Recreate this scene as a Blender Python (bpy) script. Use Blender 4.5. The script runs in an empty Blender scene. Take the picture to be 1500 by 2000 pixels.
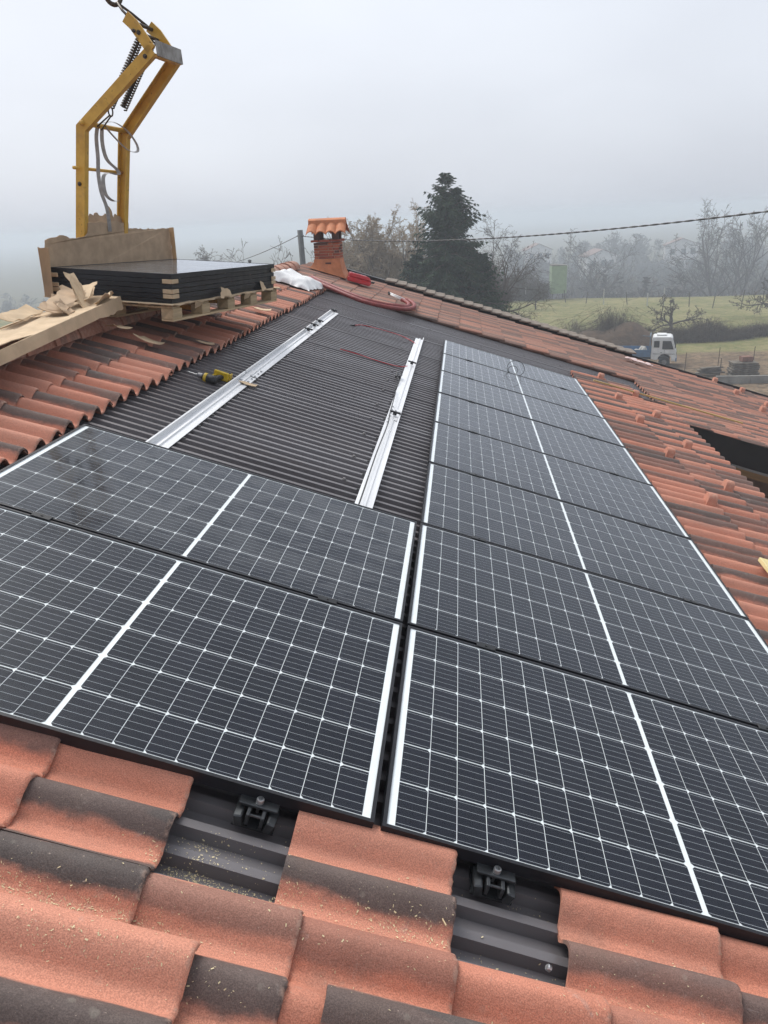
import bpy, math, random
from mathutils import Vector, Matrix, Euler
import numpy as np

# ------------------------------------------------------------------ camera, sky, sun, exposure
sc = bpy.context.scene
COL = sc.collection
TH = math.radians(18.0)                      # roof pitch
CT, ST = math.cos(TH), math.sin(TH)
GZ = -10.06                                  # ground level below the roof origin

cam_d = bpy.data.cameras.new('camera')
cam = bpy.data.objects.new('camera', cam_d); COL.objects.link(cam)
cam_d.sensor_fit = 'VERTICAL'; cam_d.sensor_height = 36.0; cam_d.lens = 27.0
cam_d.clip_start = 0.05; cam_d.clip_end = 6000
_R = ((0.95924112, 0.09261582, 0.26698087), (0.28229691, -0.356993, -0.89042936), (0.01284246, 0.92950433, -0.36858752))
_M = Matrix(((CT, 0, ST), (0, 1, 0), (-ST, 0, CT)))
_rot = _M @ Matrix(_R).transposed() @ Matrix(((1, 0, 0), (0, -1, 0), (0, 0, -1)))
cam.matrix_world = Matrix.Translation((0.22058, -1.54012, 1.44081)) @ _rot.to_4x4()
sc.camera = cam

SUN_EL, SUN_AZ = math.radians(54), math.radians(318)      # high sun behind cloud, ahead and to the left
world = bpy.data.worlds.new('World'); sc.world = world; world.use_nodes = True
wn, wl = world.node_tree.nodes, world.node_tree.links
wn.clear()
w_out = wn.new('ShaderNodeOutputWorld'); w_bg = wn.new('ShaderNodeBackground')
w_sky = wn.new('ShaderNodeTexSky'); w_sky.sky_type = 'NISHITA'; w_sky.sun_disc = False
w_sky.sun_elevation = SUN_EL; w_sky.sun_rotation = SUN_AZ
w_sky.air_density = 1.0; w_sky.dust_density = 4.0; w_sky.ozone_density = 1.0
w_hs = wn.new('ShaderNodeHueSaturation'); w_hs.inputs['Saturation'].default_value = 0.25
w_mx = wn.new('ShaderNodeMix'); w_mx.data_type = 'RGBA'; w_mx.inputs[0].default_value = 0.72
w_tc = wn.new('ShaderNodeTexCoord'); w_ns = wn.new('ShaderNodeTexNoise')
w_ns.inputs['Scale'].default_value = 1.5; w_ns.inputs['Detail'].default_value = 4.0
w_mp = wn.new('ShaderNodeMapping'); w_mp.inputs['Scale'].default_value = (1, 1, 2.2)
w_rp = wn.new('ShaderNodeValToRGB')
w_rp.color_ramp.elements[0].position = 0.25; w_rp.color_ramp.elements[0].color = (3.95, 4.22, 4.85, 1)
w_rp.color_ramp.elements[1].position = 0.75; w_rp.color_ramp.elements[1].color = (5.6, 5.95, 6.6, 1)
wl.new(w_tc.outputs['Generated'], w_mp.inputs['Vector']); wl.new(w_mp.outputs[0], w_ns.inputs['Vector'])
wl.new(w_ns.outputs[0], w_rp.inputs[0])
wl.new(w_sky.outputs[0], w_hs.inputs['Color'])
wl.new(w_hs.outputs[0], w_mx.inputs[6]); wl.new(w_rp.outputs[0], w_mx.inputs[7])
wl.new(w_mx.outputs[2], w_bg.inputs[0]); w_bg.inputs[1].default_value = 0.076
wl.new(w_bg.outputs[0], w_out.inputs[0])

sun_d = bpy.data.lights.new('sun', 'SUN'); sun = bpy.data.objects.new('sun', sun_d); COL.objects.link(sun)
sun_d.energy = 1.5; sun_d.angle = math.radians(38); sun_d.color = (1.0, 0.97, 0.93)
_sd = Vector((math.sin(SUN_AZ) * math.cos(SUN_EL), math.cos(SUN_AZ) * math.cos(SUN_EL), math.sin(SUN_EL)))
sun.rotation_euler = _sd.to_track_quat('Z', 'Y').to_euler()

sc.view_settings.view_transform = 'Standard'; sc.view_settings.look = 'None'
sc.view_settings.exposure = 1.08; sc.view_settings.gamma = 1.0; sc.view_settings.use_curve_mapping = False
sc.render.engine = 'CYCLES'
sc.cycles.use_denoising = True
sc.cycles.max_bounces = 5; sc.cycles.diffuse_bounces = 3; sc.cycles.glossy_bounces = 3;  sc.cycles.transparent_max_bounces = 24; sc.cycles.volume_bounces = 2
sc.cycles.use_adaptive_sampling = True; sc.cycles.adaptive_threshold = .02
sc.cycles.caustics_reflective = False; sc.cycles.caustics_refractive = False

# ------------------------------------------------------------------ helpers
rng = random.Random(7)
def P(u, v, w):                               # roof-plane coordinates -> world
    return Vector((u * CT + w * ST, v, -u * ST + w * CT))

class MB:
    def __init__(s): s.v = []; s.f = []; s.mi = []; s.cur = 0
    def add(s, vs, fs):
        o = len(s.v); s.v += [tuple(p) for p in vs]
        s.f += [tuple(o + i for i in f) for f in fs]; s.mi += [s.cur] * len(fs)
    def box(s, c, d, R=None):
        x, y, z = d[0] / 2, d[1] / 2, d[2] / 2
        vs = [Vector(p) for p in ((-x,-y,-z),(x,-y,-z),(x,y,-z),(-x,y,-z),(-x,-y,z),(x,-y,z),(x,y,z),(-x,y,z))]
        if R is not None: vs = [R @ p for p in vs]
        s.add([p + Vector(c) for p in vs], [(0,3,2,1),(4,5,6,7),(0,1,5,4),(1,2,6,5),(2,3,7,6),(3,0,4,7)])
    def cbox(s, c, d, b=.004, R=None):        # box with chamfered edges
        vs = []; x, y, z = d[0]/2, d[1]/2, d[2]/2
        b = min(b, x*.8, y*.8, z*.8)
        import itertools
        idx = {}
        for sx, sy, sz in itertools.product((-1, 1), repeat=3):
            for ax in range(3):
                p = [sx * (x - b), sy * (y - b), sz * (z - b)]
                p[ax] = (sx * x, sy * y, sz * z)[ax]
                idx[(sx, sy, sz, ax)] = len(vs); vs.append(Vector(p))
        fs = []
        def q(*k): fs.append(tuple(idx[i] for i in k))
        for sg in (-1, 1):
            q((sg,-1,-1,0),(sg,1,-1,0),(sg,1,1,0),(sg,-1,1,0))
            q((-1,sg,-1,1),(1,sg,-1,1),(1,sg,1,1),(-1,sg,1,1))
            q((-1,-1,sg,2),(1,-1,sg,2),(1,1,sg,2),(-1,1,sg,2))
        for a in (-1, 1):
            for c2 in (-1, 1):
                q((a,c2,-1,0),(a,c2,1,0),(a,c2,1,1),(a,c2,-1,1))
                q((a,-1,c2,0),(a,1,c2,0),(a,1,c2,2),(a,-1,c2,2))
                q((-1,a,c2,1),(1,a,c2,1),(1,a,c2,2),(-1,a,c2,2))
        for k in itertools.product((-1, 1), repeat=3): q(k + (0,), k + (1,), k + (2,))
        if R is not None: vs = [R @ p for p in vs]
        s.add([p + Vector(c) for p in vs], fs)
    def prism(s, poly, fn, a, b):             # polygon (list of 2d) swept between a and b; fn(x,y,t)->3d
        n = len(poly)
        vs = [fn(x, y, a) for x, y in poly] + [fn(x, y, b) for x, y in poly]
        fs = [tuple(range(n))[::-1], tuple(range(n, 2 * n))]
        fs += [(i, (i + 1) % n, n + (i + 1) % n, n + i) for i in range(n)]
        s.add(vs, fs)
    def tube(s, pts, r, n=6, caps=True, close=False):
        pts = [Vector(p) for p in pts]; m = len(pts)
        rr = r if isinstance(r, (list, tuple)) else [r] * m
        vs = []; fs = []; ref = None
        for i, p in enumerate(pts):
            if close: t = pts[(i + 1) % m] - pts[i - 1]
            else: t = pts[min(i + 1, m - 1)] - pts[max(i - 1, 0)]
            if t.length < 1e-9: t = Vector((0, 0, 1))
            t.normalize()
            if ref is None: ref = t.orthogonal().normalized()
            ref = (ref - t * ref.dot(t))
            ref = ref.normalized() if ref.length > 1e-6 else t.orthogonal().normalized()
            b = t.cross(ref)
            for k in range(n):
                a = 2 * math.pi * k / n
                vs.append(p + (ref * math.cos(a) + b * math.sin(a)) * rr[i])
        for i in range(m if close else m - 1):
            j = (i + 1) % m
            for k in range(n): fs.append((i*n+k, i*n+(k+1)%n, j*n+(k+1)%n, j*n+k))
        if caps and not close:
            fs.append(tuple(range(n))[::-1]); fs.append(tuple(range((m-1)*n, m*n)))
        s.add(vs, fs)
    def ribbon(s, pts, wdir, width, th=.002): # flat strap
        vs = []; fs = []; m = len(pts)
        for i, p in enumerate(pts):
            p = Vector(p); t = Vector(pts[min(i+1, m-1)]) - Vector(pts[max(i-1, 0)])
            wd = Vector(wdir[i] if isinstance(wdir, list) else wdir).normalized()
            nn = t.cross(wd).normalized() * th / 2
            vs += [p - wd*width/2 - nn, p + wd*width/2 - nn, p + wd*width/2 + nn, p - wd*width/2 + nn]
        for i in range(m - 1):
            for k in range(4): fs.append((i*4+k, i*4+(k+1)%4, (i+1)*4+(k+1)%4, (i+1)*4+k))
        fs += [(3,2,1,0), tuple(range((m-1)*4, m*4))]
        s.add(vs, fs)
    def lathe(s, prof, c=(0,0,0), n=16, ax=None):  # prof: list (r, h) about z
        vs = []; fs = []
        for r, h in prof:
            for k in range(n):
                a = 2*math.pi*k/n; p = Vector((r*math.cos(a), r*math.sin(a), h))
                if ax is not None: p = ax @ p
                vs.append(p + Vector(c))
        for i in range(len(prof)-1):
            for k in range(n): fs.append((i*n+k, i*n+(k+1)%n, (i+1)*n+(k+1)%n, (i+1)*n+k))
        fs += [tuple(range(n))[::-1], tuple(range((len(prof)-1)*n, len(prof)*n))]
        s.add(vs, fs)
    def mesh(s, name, mats, smooth=False):
        me = bpy.data.meshes.new(name)
        me.from_pydata(s.v, [], s.f)
        for m in (mats if isinstance(mats, (list, tuple)) else [mats]): me.materials.append(m)
        if any(s.mi): me.polygons.foreach_set('material_index', s.mi)
        if smooth: me.polygons.foreach_set('use_smooth', [True] * len(s.f))
        me.update(); return me
    def build(s, name, mats, parent=None, loc=(0,0,0), rot=(0,0,0), smooth=False):
        return mkobj(name, s.mesh(name, mats, smooth), parent, loc, rot)

def mkobj(name, me, parent=None, loc=(0,0,0), rot=(0,0,0)):
    o = bpy.data.objects.new(name, me); COL.objects.link(o)
    o.parent = parent; o.location = loc; o.rotation_euler = rot
    return o
def tag(o, label, cat, group=None, kind=None):
    if label: o['label'] = label
    if cat: o['category'] = cat
    if group: o['group'] = group
    if kind: o['kind'] = kind
    return o
def thing(name, label, cat, loc=(0,0,0), rot=(0,0,0), group=None):
    o = bpy.data.objects.new(name, None); COL.objects.link(o); o.empty_display_size = .1
    o.location = loc; o.rotation_euler = rot
    return tag(o, label, cat, group)
ROOF_ROT = (0, TH, 0)
def smooth_angle(o, deg=35):
    me = o.data
    me.polygons.foreach_set('use_smooth', [True] * len(me.polygons))
    try: me.set_sharp_from_angle(angle=math.radians(deg))
    except Exception: pass
    return o

# ---- materials
def new_mat(name):
    m = bpy.data.materials.new(name); m.use_nodes = True
    nt = m.node_tree; return m, nt.nodes, nt.links, nt.nodes['Principled BSDF']
def N(nodes, kind, **kw):
    n = nodes.new(kind)
    for k, v in kw.items():
        if hasattr(n, k): setattr(n, k, v)
        else: n.inputs[k].default_value = v
    return n
def math_node(nodes, links, op, a, b=None, c=None, clamp=False):
    n = nodes.new('ShaderNodeMath'); n.operation = op; n.use_clamp = clamp
    for i, x in enumerate((a, b, c)):
        if x is None: continue
        if isinstance(x, (int, float)): n.inputs[i].default_value = x
        else: links.new(x, n.inputs[i])
    return n.outputs[0]
def mixc(nodes, links, fac, a, b, mode='MIX'):
    n = nodes.new('ShaderNodeMix'); n.data_type = 'RGBA'; n.blend_type = mode
    for i, x in ((0, fac), (6, a), (7, b)):
        if isinstance(x, (int, float)): n.inputs[i].default_value = x
        elif isinstance(x, tuple): n.inputs[i].default_value = x if len(x) == 4 else x + (1,)
        else: links.new(x, n.inputs[i])
    return n.outputs[2]
def ramp(nodes, links, src, p0, p1, c0=0.0, c1=1.0):
    n = nodes.new('ShaderNodeMapRange'); n.interpolation_type = 'SMOOTHSTEP'
    links.new(src, n.inputs[0]); n.inputs[1].default_value = p0; n.inputs[2].default_value = p1
    n.inputs[3].default_value = c0; n.inputs[4].default_value = c1
    return n.outputs[0]
def noise(nodes, links, vec, scale, detail=3.0, rough=.55, dist=0.0):
    n = nodes.new('ShaderNodeTexNoise'); n.inputs['Scale'].default_value = scale
    n.inputs['Detail'].default_value = detail; n.inputs['Roughness'].default_value = rough
    n.inputs['Distortion'].default_value = dist
    if vec is not None: links.new(vec, n.inputs['Vector'])
    return n.outputs[0]
def objco(nodes): return nodes.new('ShaderNodeTexCoord').outputs['Object']
def bump(nodes, links, h, strength, dist, bsdf):
    b = nodes.new('ShaderNodeBump'); b.inputs['Strength'].default_value = strength; b.inputs['Distance'].default_value = dist
    links.new(h, b.inputs['Height']); links.new(b.outputs[0], bsdf.inputs['Normal']); return b

def mat_plain(name, col, rough=.6, metal=0.0, var=.15, scale=12.0, bumps=0.0, bscale=80, spec=.5, col2=None, stretch=None, coat=0):
    m, n, l, b = new_mat(name)
    co = objco(n)
    if stretch:
        mp = n.new('ShaderNodeMapping'); mp.inputs['Scale'].default_value = stretch; l.new(co, mp.inputs[0]); co = mp.outputs[0]
    ns = noise(n, l, co, scale, 4)
    f = ramp(n, l, ns, .3, .7)
    c2 = col2 or tuple(max(0, c * (1 - 2 * var)) for c in col)
    l.new(mixc(n, l, f, c2, col), b.inputs['Base Color'])
    b.inputs['Roughness'].default_value = rough; b.inputs['Metallic'].default_value = metal
    b.inputs['Specular IOR Level'].default_value = spec; b.inputs['Coat Weight'].default_value = coat
    l.new(ramp(n, l, noise(n, l, co, scale * 2.3, 3), .2, .8, max(.05, rough - .1), min(1, rough + .12)), b.inputs['Roughness'])
    if bumps: bump(n, l, noise(n, l, co, bscale, 4), 1.0, bumps, b)
    return m

def mat_tile(name, attr_type):
    m, n, l, b = new_mat(name)
    at = n.new('ShaderNodeAttribute'); at.attribute_name = 'tco'; co = at.outputs['Vector']
    def av(nm):
        a = n.new('ShaderNodeAttribute'); a.attribute_type = attr_type; a.attribute_name = nm; return a.outputs['Fac']
    d1, d2, sd, old = av('d1'), av('d2'), av('sd'), av('old')
    sep = n.new('ShaderNodeSeparateXYZ'); l.new(co, sep.inputs[0])
    cmb = n.new('ShaderNodeCombineXYZ')
    l.new(math_node(n, l, 'ADD', sep.outputs[0], math_node(n, l, 'MULTIPLY', sd, 31.7)), cmb.inputs[0])
    l.new(math_node(n, l, 'ADD', sep.outputs[1], math_node(n, l, 'MULTIPLY', sd, 17.3)), cmb.inputs[1])
    l.new(math_node(n, l, 'ADD', sep.outputs[2], math_node(n, l, 'MULTIPLY', sd, 5.1)), cmb.inputs[2])
    pos = cmb.outputs[0]
    strm = n.new('ShaderNodeMapping'); strm.inputs['Scale'].default_value = (.35, 1, 1); l.new(pos, strm.inputs[0])
    # which crest: y in (-.16..0) first roll, below second roll
    y = math_node(n, l, 'ADD', sep.outputs[1], math_node(n, l, 'MULTIPLY', math_node(n, l, 'SUBTRACT', noise(n, l, strm.outputs[0], 14, 3), .5), .035))
    sel = ramp(n, l, y, -.150, -.128)                       # 1 = first roll
    dk = n.new('ShaderNodeMix'); dk.data_type = 'FLOAT'
    l.new(sel, dk.inputs[0]); l.new(d2, dk.inputs[2]); l.new(d1, dk.inputs[3])
    ph = math_node(n, l, 'COSINE', math_node(n, l, 'MULTIPLY', math_node(n, l, 'ADD', y, .052), 2 * math.pi / .16))
    wob = math_node(n, l, 'SUBTRACT', noise(n, l, strm.outputs[0], 9, 4, .6), .5)
    shp = ramp(n, l, math_node(n, l, 'ADD', ph, math_node(n, l, 'ADD', math_node(n, l, 'MULTIPLY', wob, 1.7), math_node(n, l, 'MULTIPLY', math_node(n, l, 'SUBTRACT', noise(n, l, pos, 40, 4, .7), .5), .55))), -.62, .20)
    dark = math_node(n, l, 'MULTIPLY', dk.outputs[0], shp, None, True)
    dark = math_node(n, l, 'ADD', dark, math_node(n, l, 'MULTIPLY', ramp(n, l, noise(n, l, strm.outputs[0], 5, 3), .55, .75), .28), None, True)
    red = mixc(n, l, noise(n, l, pos, 6, 4), (.46, .165, .100), (.62, .255, .170))
    red = mixc(n, l, math_node(n, l, 'MULTIPLY', sd, .45), red, (.58, .290, .205))
    drk = mixc(n, l, noise(n, l, pos, 8, 4), (.052, .044, .042), (.125, .106, .099))
    c = mixc(n, l, dark, red, drk)
    c = mixc(n, l, math_node(n, l, 'MULTIPLY', old, ramp(n, l, noise(n, l, strm.outputs[0], 7, 4), .2, .8, .6, 1.25), None, True), c, (.30, .205, .165))
    # weathering: pale bloom and scuffs, sand grain
    scf = math_node(n, l, 'MULTIPLY', ramp(n, l, noise(n, l, pos, 13, 6, .7, .8), .60, .74), .34)
    c = mixc(n, l, scf, c, (.40, .34, .30))
    dirt = math_node(n, l, 'MULTIPLY', ramp(n, l, noise(n, l, pos, 3.4, 5, .65), .54, .76), .34)
    c = mixc(n, l, dirt, c, (.17, .125, .10))
    g = noise(n, l, pos, 330, 3)
    c = mixc(n, l, 1.0, c, ramp_color(n, l, g, .30, .70, .76, 1.24), 'MULTIPLY')
    vor = n.new('ShaderNodeTexVoronoi'); vor.inputs['Scale'].default_value = 26; vor.inputs['Randomness'].default_value = 1; l.new(pos, vor.inputs['Vector'])
    lic = math_node(n, l, 'MULTIPLY', ramp(n, l, vor.outputs['Distance'], .30, .16), ramp(n, l, noise(n, l, pos, 7, 3), .56, .66))
    c = mixc(n, l, math_node(n, l, 'MULTIPLY', lic, .18), c, (.36, .34, .28))
    edge = math_node(n, l, 'MULTIPLY', ramp(n, l, sep.outputs[0], -.016, -.003), ramp(n, l, noise(n, l, pos, 45, 4, .7), .45, .62))
    c = mixc(n, l, math_node(n, l, 'MULTIPLY', edge, .55), c, (.50, .34, .26))
    scr = n.new('ShaderNodeMapping'); scr.inputs['Scale'].default_value = (.5, 3, 1); scr.inputs['Rotation'].default_value = (0, 0, .6); l.new(pos, scr.inputs[0])
    c = mixc(n, l, math_node(n, l, 'MULTIPLY', ramp(n, l, noise(n, l, scr.outputs[0], 16, 6, .75, .4), .66, .74), .42), c, (.52, .47, .42))
    sp = ramp(n, l, noise(n, l, pos, 130, 2), .70, .76)
    c = mixc(n, l, math_node(n, l, 'MULTIPLY', sp, .35), c, (.62, .50, .40))
    l.new(c, b.inputs['Base Color'])
    b.inputs['Roughness'].default_value = .82; b.inputs['Specular IOR Level'].default_value = .3
    h = math_node(n, l, 'ADD', math_node(n, l, 'MULTIPLY', g, .4), noise(n, l, pos, 60, 5, .65))
    bump(n, l, h, .75, .0028, b)
    return m
def ramp_color(n, l, src, p0, p1, c0, c1):
    v = ramp(n, l, src, p0, p1, c0, c1)
    c = n.new('ShaderNodeCombineColor')
    for i in range(3): l.new(v, c.inputs[i])
    return c.outputs[0]

MT_TILE = mat_tile('concrete_tile', 'OBJECT')
MT_TILEM = mat_tile('concrete_tile_mass', 'GEOMETRY')
MT_ALU = mat_plain('bare_aluminium', (.86, .87, .88), .36, .30, .06, 20, stretch=(1, .05, 1))
MT_BLACKALU = mat_plain('black_anodised', (.016, .017, .019), .38, .3, .2, 20)
MT_FRAME = mat_plain('panel_frame', (.011, .012, .016), .42, .0, .15, 10, spec=.35)
MT_STEEL = mat_plain('zinc_steel', (.55, .56, .57), .35, .9, .15, 30)
MT_RUBBER = mat_plain('black_rubber', (.012, .012, .012), .6, 0, .2)
MT_BACK = mat_plain('white_backsheet', (.86, .88, .89), .55, 0, .03, 6)
MT_CARD = mat_plain('cardboard', (.60, .455, .300), .85, 0, .10, 7, .0006, 90, .2)
MT_CARD2 = mat_plain('cardboard_inside', (.50, .365, .245), .88, 0, .12, 9, .0006, 90, .2)
MT_WOOD = mat_plain('pale_pine', (.58, .44, .27), .75, 0, .18, 5, .0006, 60, .3, stretch=(.25, 4, 4))
MT_LATH = mat_plain('yellow_wood', (.48, .34, .13), .6, 0, .12, 6, stretch=(.3, 4, 4))
MT_BEAM = mat_plain('brown_beam', (.27, .15, .06), .6, 0, .2, 6, stretch=(.3, 4, 4))
MT_PLASTER = mat_plain('shaded_plaster', (.20, .13, .10), .9, 0, .2, 2)
MT_FASCIA = mat_plain('dark_flashing', (.018, .017, .018), .5, .2, .2, 4)
MT_GREYSTRIP = mat_plain('grey_drip_edge', (.22, .21, .20), .5, .2, .1, 4)

def mat_sheet():
    m, n, l, b = new_mat('brown_steel_sheet'); co = objco(n)
    mp = n.new('ShaderNodeMapping'); mp.inputs['Scale'].default_value = (.25, 1, 1); l.new(co, mp.inputs[0])
    c = mixc(n, l, ramp(n, l, noise(n, l, mp.outputs[0], 2.3, 5, .6), .35, .65), (.118, .108, .112), (.160, .150, .155))
    dust = math_node(n, l, 'MULTIPLY', ramp(n, l, noise(n, l, mp.outputs[0], 5, 6, .7), .52, .78), .18)
    c = mixc(n, l, dust, c, (.26, .22, .19))
    sp = math_node(n, l, 'MULTIPLY', ramp(n, l, noise(n, l, co, 55, 2), .74, .80), .5)
    c = mixc(n, l, sp, c, (.34, .30, .24))
    l.new(c, b.inputs['Base Color'])
    l.new(ramp(n, l, noise(n, l, mp.outputs[0], 4, 4), .3, .7, .30, .46), b.inputs['Roughness'])
    b.inputs['Metallic'].default_value = .2; b.inputs['Specular IOR Level'].default_value = .55
    return m
MT_SHEET = mat_sheet()

def mat_cell():
    m, n, l, b = new_mat('silicon_cell')
    at = n.new('ShaderNodeAttribute'); at.attribute_name = 'cco'
    sep = n.new('ShaderNodeSeparateXYZ'); l.new(at.outputs['Vector'], sep.inputs[0])
    pit = .0287
    fr = math_node(n, l, 'FRACT', math_node(n, l, 'ADD', math_node(n, l, 'DIVIDE', sep.outputs[1], pit), 50.0))
    dist = math_node(n, l, 'MULTIPLY', math_node(n, l, 'ABSOLUTE', math_node(n, l, 'SUBTRACT', fr, .5)), pit)
    line = math_node(n, l, 'LESS_THAN', dist, .00042)
    fx = math_node(n, l, 'LESS_THAN', math_node(n, l, 'ABSOLUTE', sep.outputs[0]), .0400)
    line = math_node(n, l, 'MULTIPLY', line, fx)
    tc = n.new('ShaderNodeTexCoord')
    oi = n.new('ShaderNodeObjectInfo')
    base = mixc(n, l, oi.outputs['Random'], (.0055, .0070, .0135), (.0085, .0100, .0180))
    l.new(mixc(n, l, line, base, (.52, .54, .57)), b.inputs['Base Color'])
    b.inputs['Roughness'].default_value = .45; b.inputs['Specular IOR Level'].default_value = .15
    return m
MT_CELL = mat_cell()

def mat_glass():
    m, n, l, b = new_mat('solar_glass'); n.remove(b)
    out = n['Material Output']
    tr = n.new('ShaderNodeBsdfTransparent'); tr.inputs[0].default_value = (.97, .98, .98, 1)
    gl = n.new('ShaderNodeBsdfGlossy'); df = n.new('ShaderNodeBsdfDiffuse')
    geo = n.new('ShaderNodeNewGeometry'); oi = n.new('ShaderNodeObjectInfo')
    co = objco(n)
    off = n.new('ShaderNodeVectorMath'); off.operation = 'ADD'; l.new(co, off.inputs[0])
    cm = n.new('ShaderNodeCombineXYZ'); l.new(math_node(n, l, 'MULTIPLY', oi.outputs['Random'], 40.0), cm.inputs[0]); l.new(math_node(n, l, 'MULTIPLY', oi.outputs['Random'], 23.0), cm.inputs[1])
    l.new(cm.outputs[0], off.inputs[1]); pos = off.outputs[0]
    fres = n.new('ShaderNodeFresnel'); fres.inputs['IOR'].default_value = 1.21
    da = n.new('ShaderNodeAttribute'); da.attribute_type = 'OBJECT'; da.attribute_name = 'dirt'; dirt = da.outputs['Fac']
    front = math_node(n, l, 'SUBTRACT', 1.0, geo.outputs['Backfacing'])   # reflection from the outer face only
    mp = n.new('ShaderNodeMapping'); mp.inputs['Rotation'].default_value = (0, 0, .5); mp.inputs['Scale'].default_value = (1, 2.2, 1); l.new(pos, mp.inputs[0])
    wipe = ramp(n, l, noise(n, l, mp.outputs[0], 2.6, 6, .66, 1.6), .40, .58)
    l.new(math_node(n, l, 'ADD', math_node(n, l, 'MULTIPLY', wipe, .10), .05), gl.inputs['Roughness'])
    gl.inputs['Color'].default_value = (.92, .95, 1.0, 1)
    m1 = n.new('ShaderNodeMixShader'); l.new(math_node(n, l, 'MULTIPLY', fres.outputs[0], front), m1.inputs[0]); l.new(tr.outputs[0], m1.inputs[1]); l.new(gl.outputs[0], m1.inputs[2])
    df.inputs[0].default_value = (.52, .54, .55, 1)
    hand = math_node(n, l, 'SUBTRACT', 1.0, ramp(n, l, noise(n, l, pos, 9, 4, .6, .6), .60, .68))
    dust = math_node(n, l, 'MULTIPLY', math_node(n, l, 'MULTIPLY', math_node(n, l, 'MULTIPLY', math_node(n, l, 'ADD', math_node(n, l, 'MULTIPLY', wipe, .020), .001), dirt), hand), ramp(n, l, noise(n, l, pos, 60, 3), .2, .8, .85, 1.15))
    lw = n.new('ShaderNodeLayerWeight'); lw.inputs[0].default_value = .5
    dust = math_node(n, l, 'MULTIPLY', math_node(n, l, 'MULTIPLY', dust, math_node(n, l, 'ADD', math_node(n, l, 'MULTIPLY', lw.outputs['Facing'], 1.2), .5)), front)
    m2 = n.new('ShaderNodeMixShader'); l.new(dust, m2.inputs[0]); l.new(m1.outputs[0], m2.inputs[1]); l.new(df.outputs[0], m2.inputs[2])
    l.new(m2.outputs[0], out.inputs[0])
    return m
MT_GLASS = mat_glass()

def mat_ground():
    m, n, l, b = new_mat('field_ground'); geo = n.new('ShaderNodeNewGeometry'); co = geo.outputs['Position']
    g = mixc(n, l, ramp(n, l, noise(n, l, co, .18, 6, .6), .35, .65), (.125, .140, .045), (.245, .225, .105))
    g = mixc(n, l, ramp(n, l, noise(n, l, co, .9, 5, .65), .45, .7), g, (.085, .105, .036))
    g = mixc(n, l, math_node(n, l, 'MULTIPLY', ramp(n, l, noise(n, l, co, 1.7, 5, .7), .42, .68), .75), g, (.25, .20, .11))
    d = mixc(n, l, ramp(n, l, noise(n, l, co, .5, 6, .7), .35, .65), (.12, .082, .052), (.24, .175, .115))
    d = mixc(n, l, ramp(n, l, noise(n, l, co, 2.2, 5, .7), .45, .65), d, (.085, .07, .045))
    sep = n.new('ShaderNodeSeparateXYZ'); l.new(co, sep.inputs[0])
    wob = math_node(n, l, 'MULTIPLY', math_node(n, l, 'SUBTRACT', noise(n, l, co, .16, 4, .6), .5), 9.0)
    yy = math_node(n, l, 'ADD', sep.outputs[1], wob)
    fac = ramp(n, l, yy, 64.5, 66.5)                         # dirt yard near, meadow beyond
    c = mixc(n, l, fac, d, g)
    far = ramp(n, l, sep.outputs[1], 106, 122)
    c = mixc(n, l, math_node(n, l, 'MULTIPLY', far, .8), c, (.085, .075, .05))
    l.new(c, b.inputs['Base Color']); b.inputs['Roughness'].default_value = .95; b.inputs['Specular IOR Level'].default_value = .1
    bump(n, l, noise(n, l, co, 3.0, 6, .7), 1.0, .12, b)
    return m
MT_GROUND = mat_ground()

# ------------------------------------------------------------------ ground
gb = MB()
xs = [-2500, -900, -600, -400, -300, -200, -140, -90] + [-80 + 4 * i for i in range(46)] + [110, 150, 200, 300, 450, 600, 2500]
ys = [-2500, -300, -60] + [-40 + 4 * i for i in range(62)] + [215, 230, 250, 275, 300, 330, 370, 420, 485, 600, 800, 1200, 2500]
def ground_z(x, y):
    z = GZ
    if y > 40: z += .25 * math.sin(x * .09 + 1.1) * math.sin(y * .07) * min(1, (y - 40) / 20)
    if y > 112: z -= 25 * min(1, (y - 112) / 68) ** 1.2
    if y > 185: z += 15.5 * min(1, (y - 185) / 145) * (1 if x > 0 else max(.25, 1 + x / 250))
    return z
for y in ys:
    for x in xs: gb.v.append((x, y, ground_z(x, y)))
nx = len(xs)
for j in range(len(ys) - 1):
    for i in range(nx - 1):
        gb.f.append((j*nx+i, j*nx+i+1, (j+1)*nx+i+1, (j+1)*nx+i)); gb.mi.append(0)
ground = gb.build('ground', MT_GROUND, smooth=True); tag(ground, 'green meadow and bare earth yard below the house', 'ground', kind='structure')

# ------------------------------------------------------------------ the house: metal sheet roof, concrete tiles, walls
W_PAN, W_RIB = -.120, -.088
house = thing('house', 'house whose roof of red and brown tiles and corrugated steel fills the view', 'house', (0, 5, GZ))
RIDGE = -2.62
def sheet_profile(v0, v1, pitch=.09):
    out = []; v = v0
    i_ = 0
    while v < v1:
        i_ += 1; e_ = .004 if i_ % 12 == 0 else 0
        out += [(v, W_PAN), (v + .048, W_PAN), (v + .056, W_RIB + e_), (v + .082, W_RIB + e_)]
        v += pitch
    out.append((v, W_PAN)); return out
sb = MB()
def add_sheet(v0, v1, u0, u1):
    pr = sheet_profile(v0, v1); us = [u0 + (u1 - u0) * i / 3 for i in range(4)]
    n = len(pr)
    vs = [(u, v, w) for u in us for v, w in pr]
    fs = [(i*n+k, (i+1)*n+k, (i+1)*n+k+1, i*n+k+1) for i in range(3) for k in range(n-1)]
    sb.add(vs, fs)
add_sheet(-2.4, 13.4, RIDGE + .03, 2.98)
add_sheet(7.72, 13.4, 2.981, 7.2)
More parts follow.
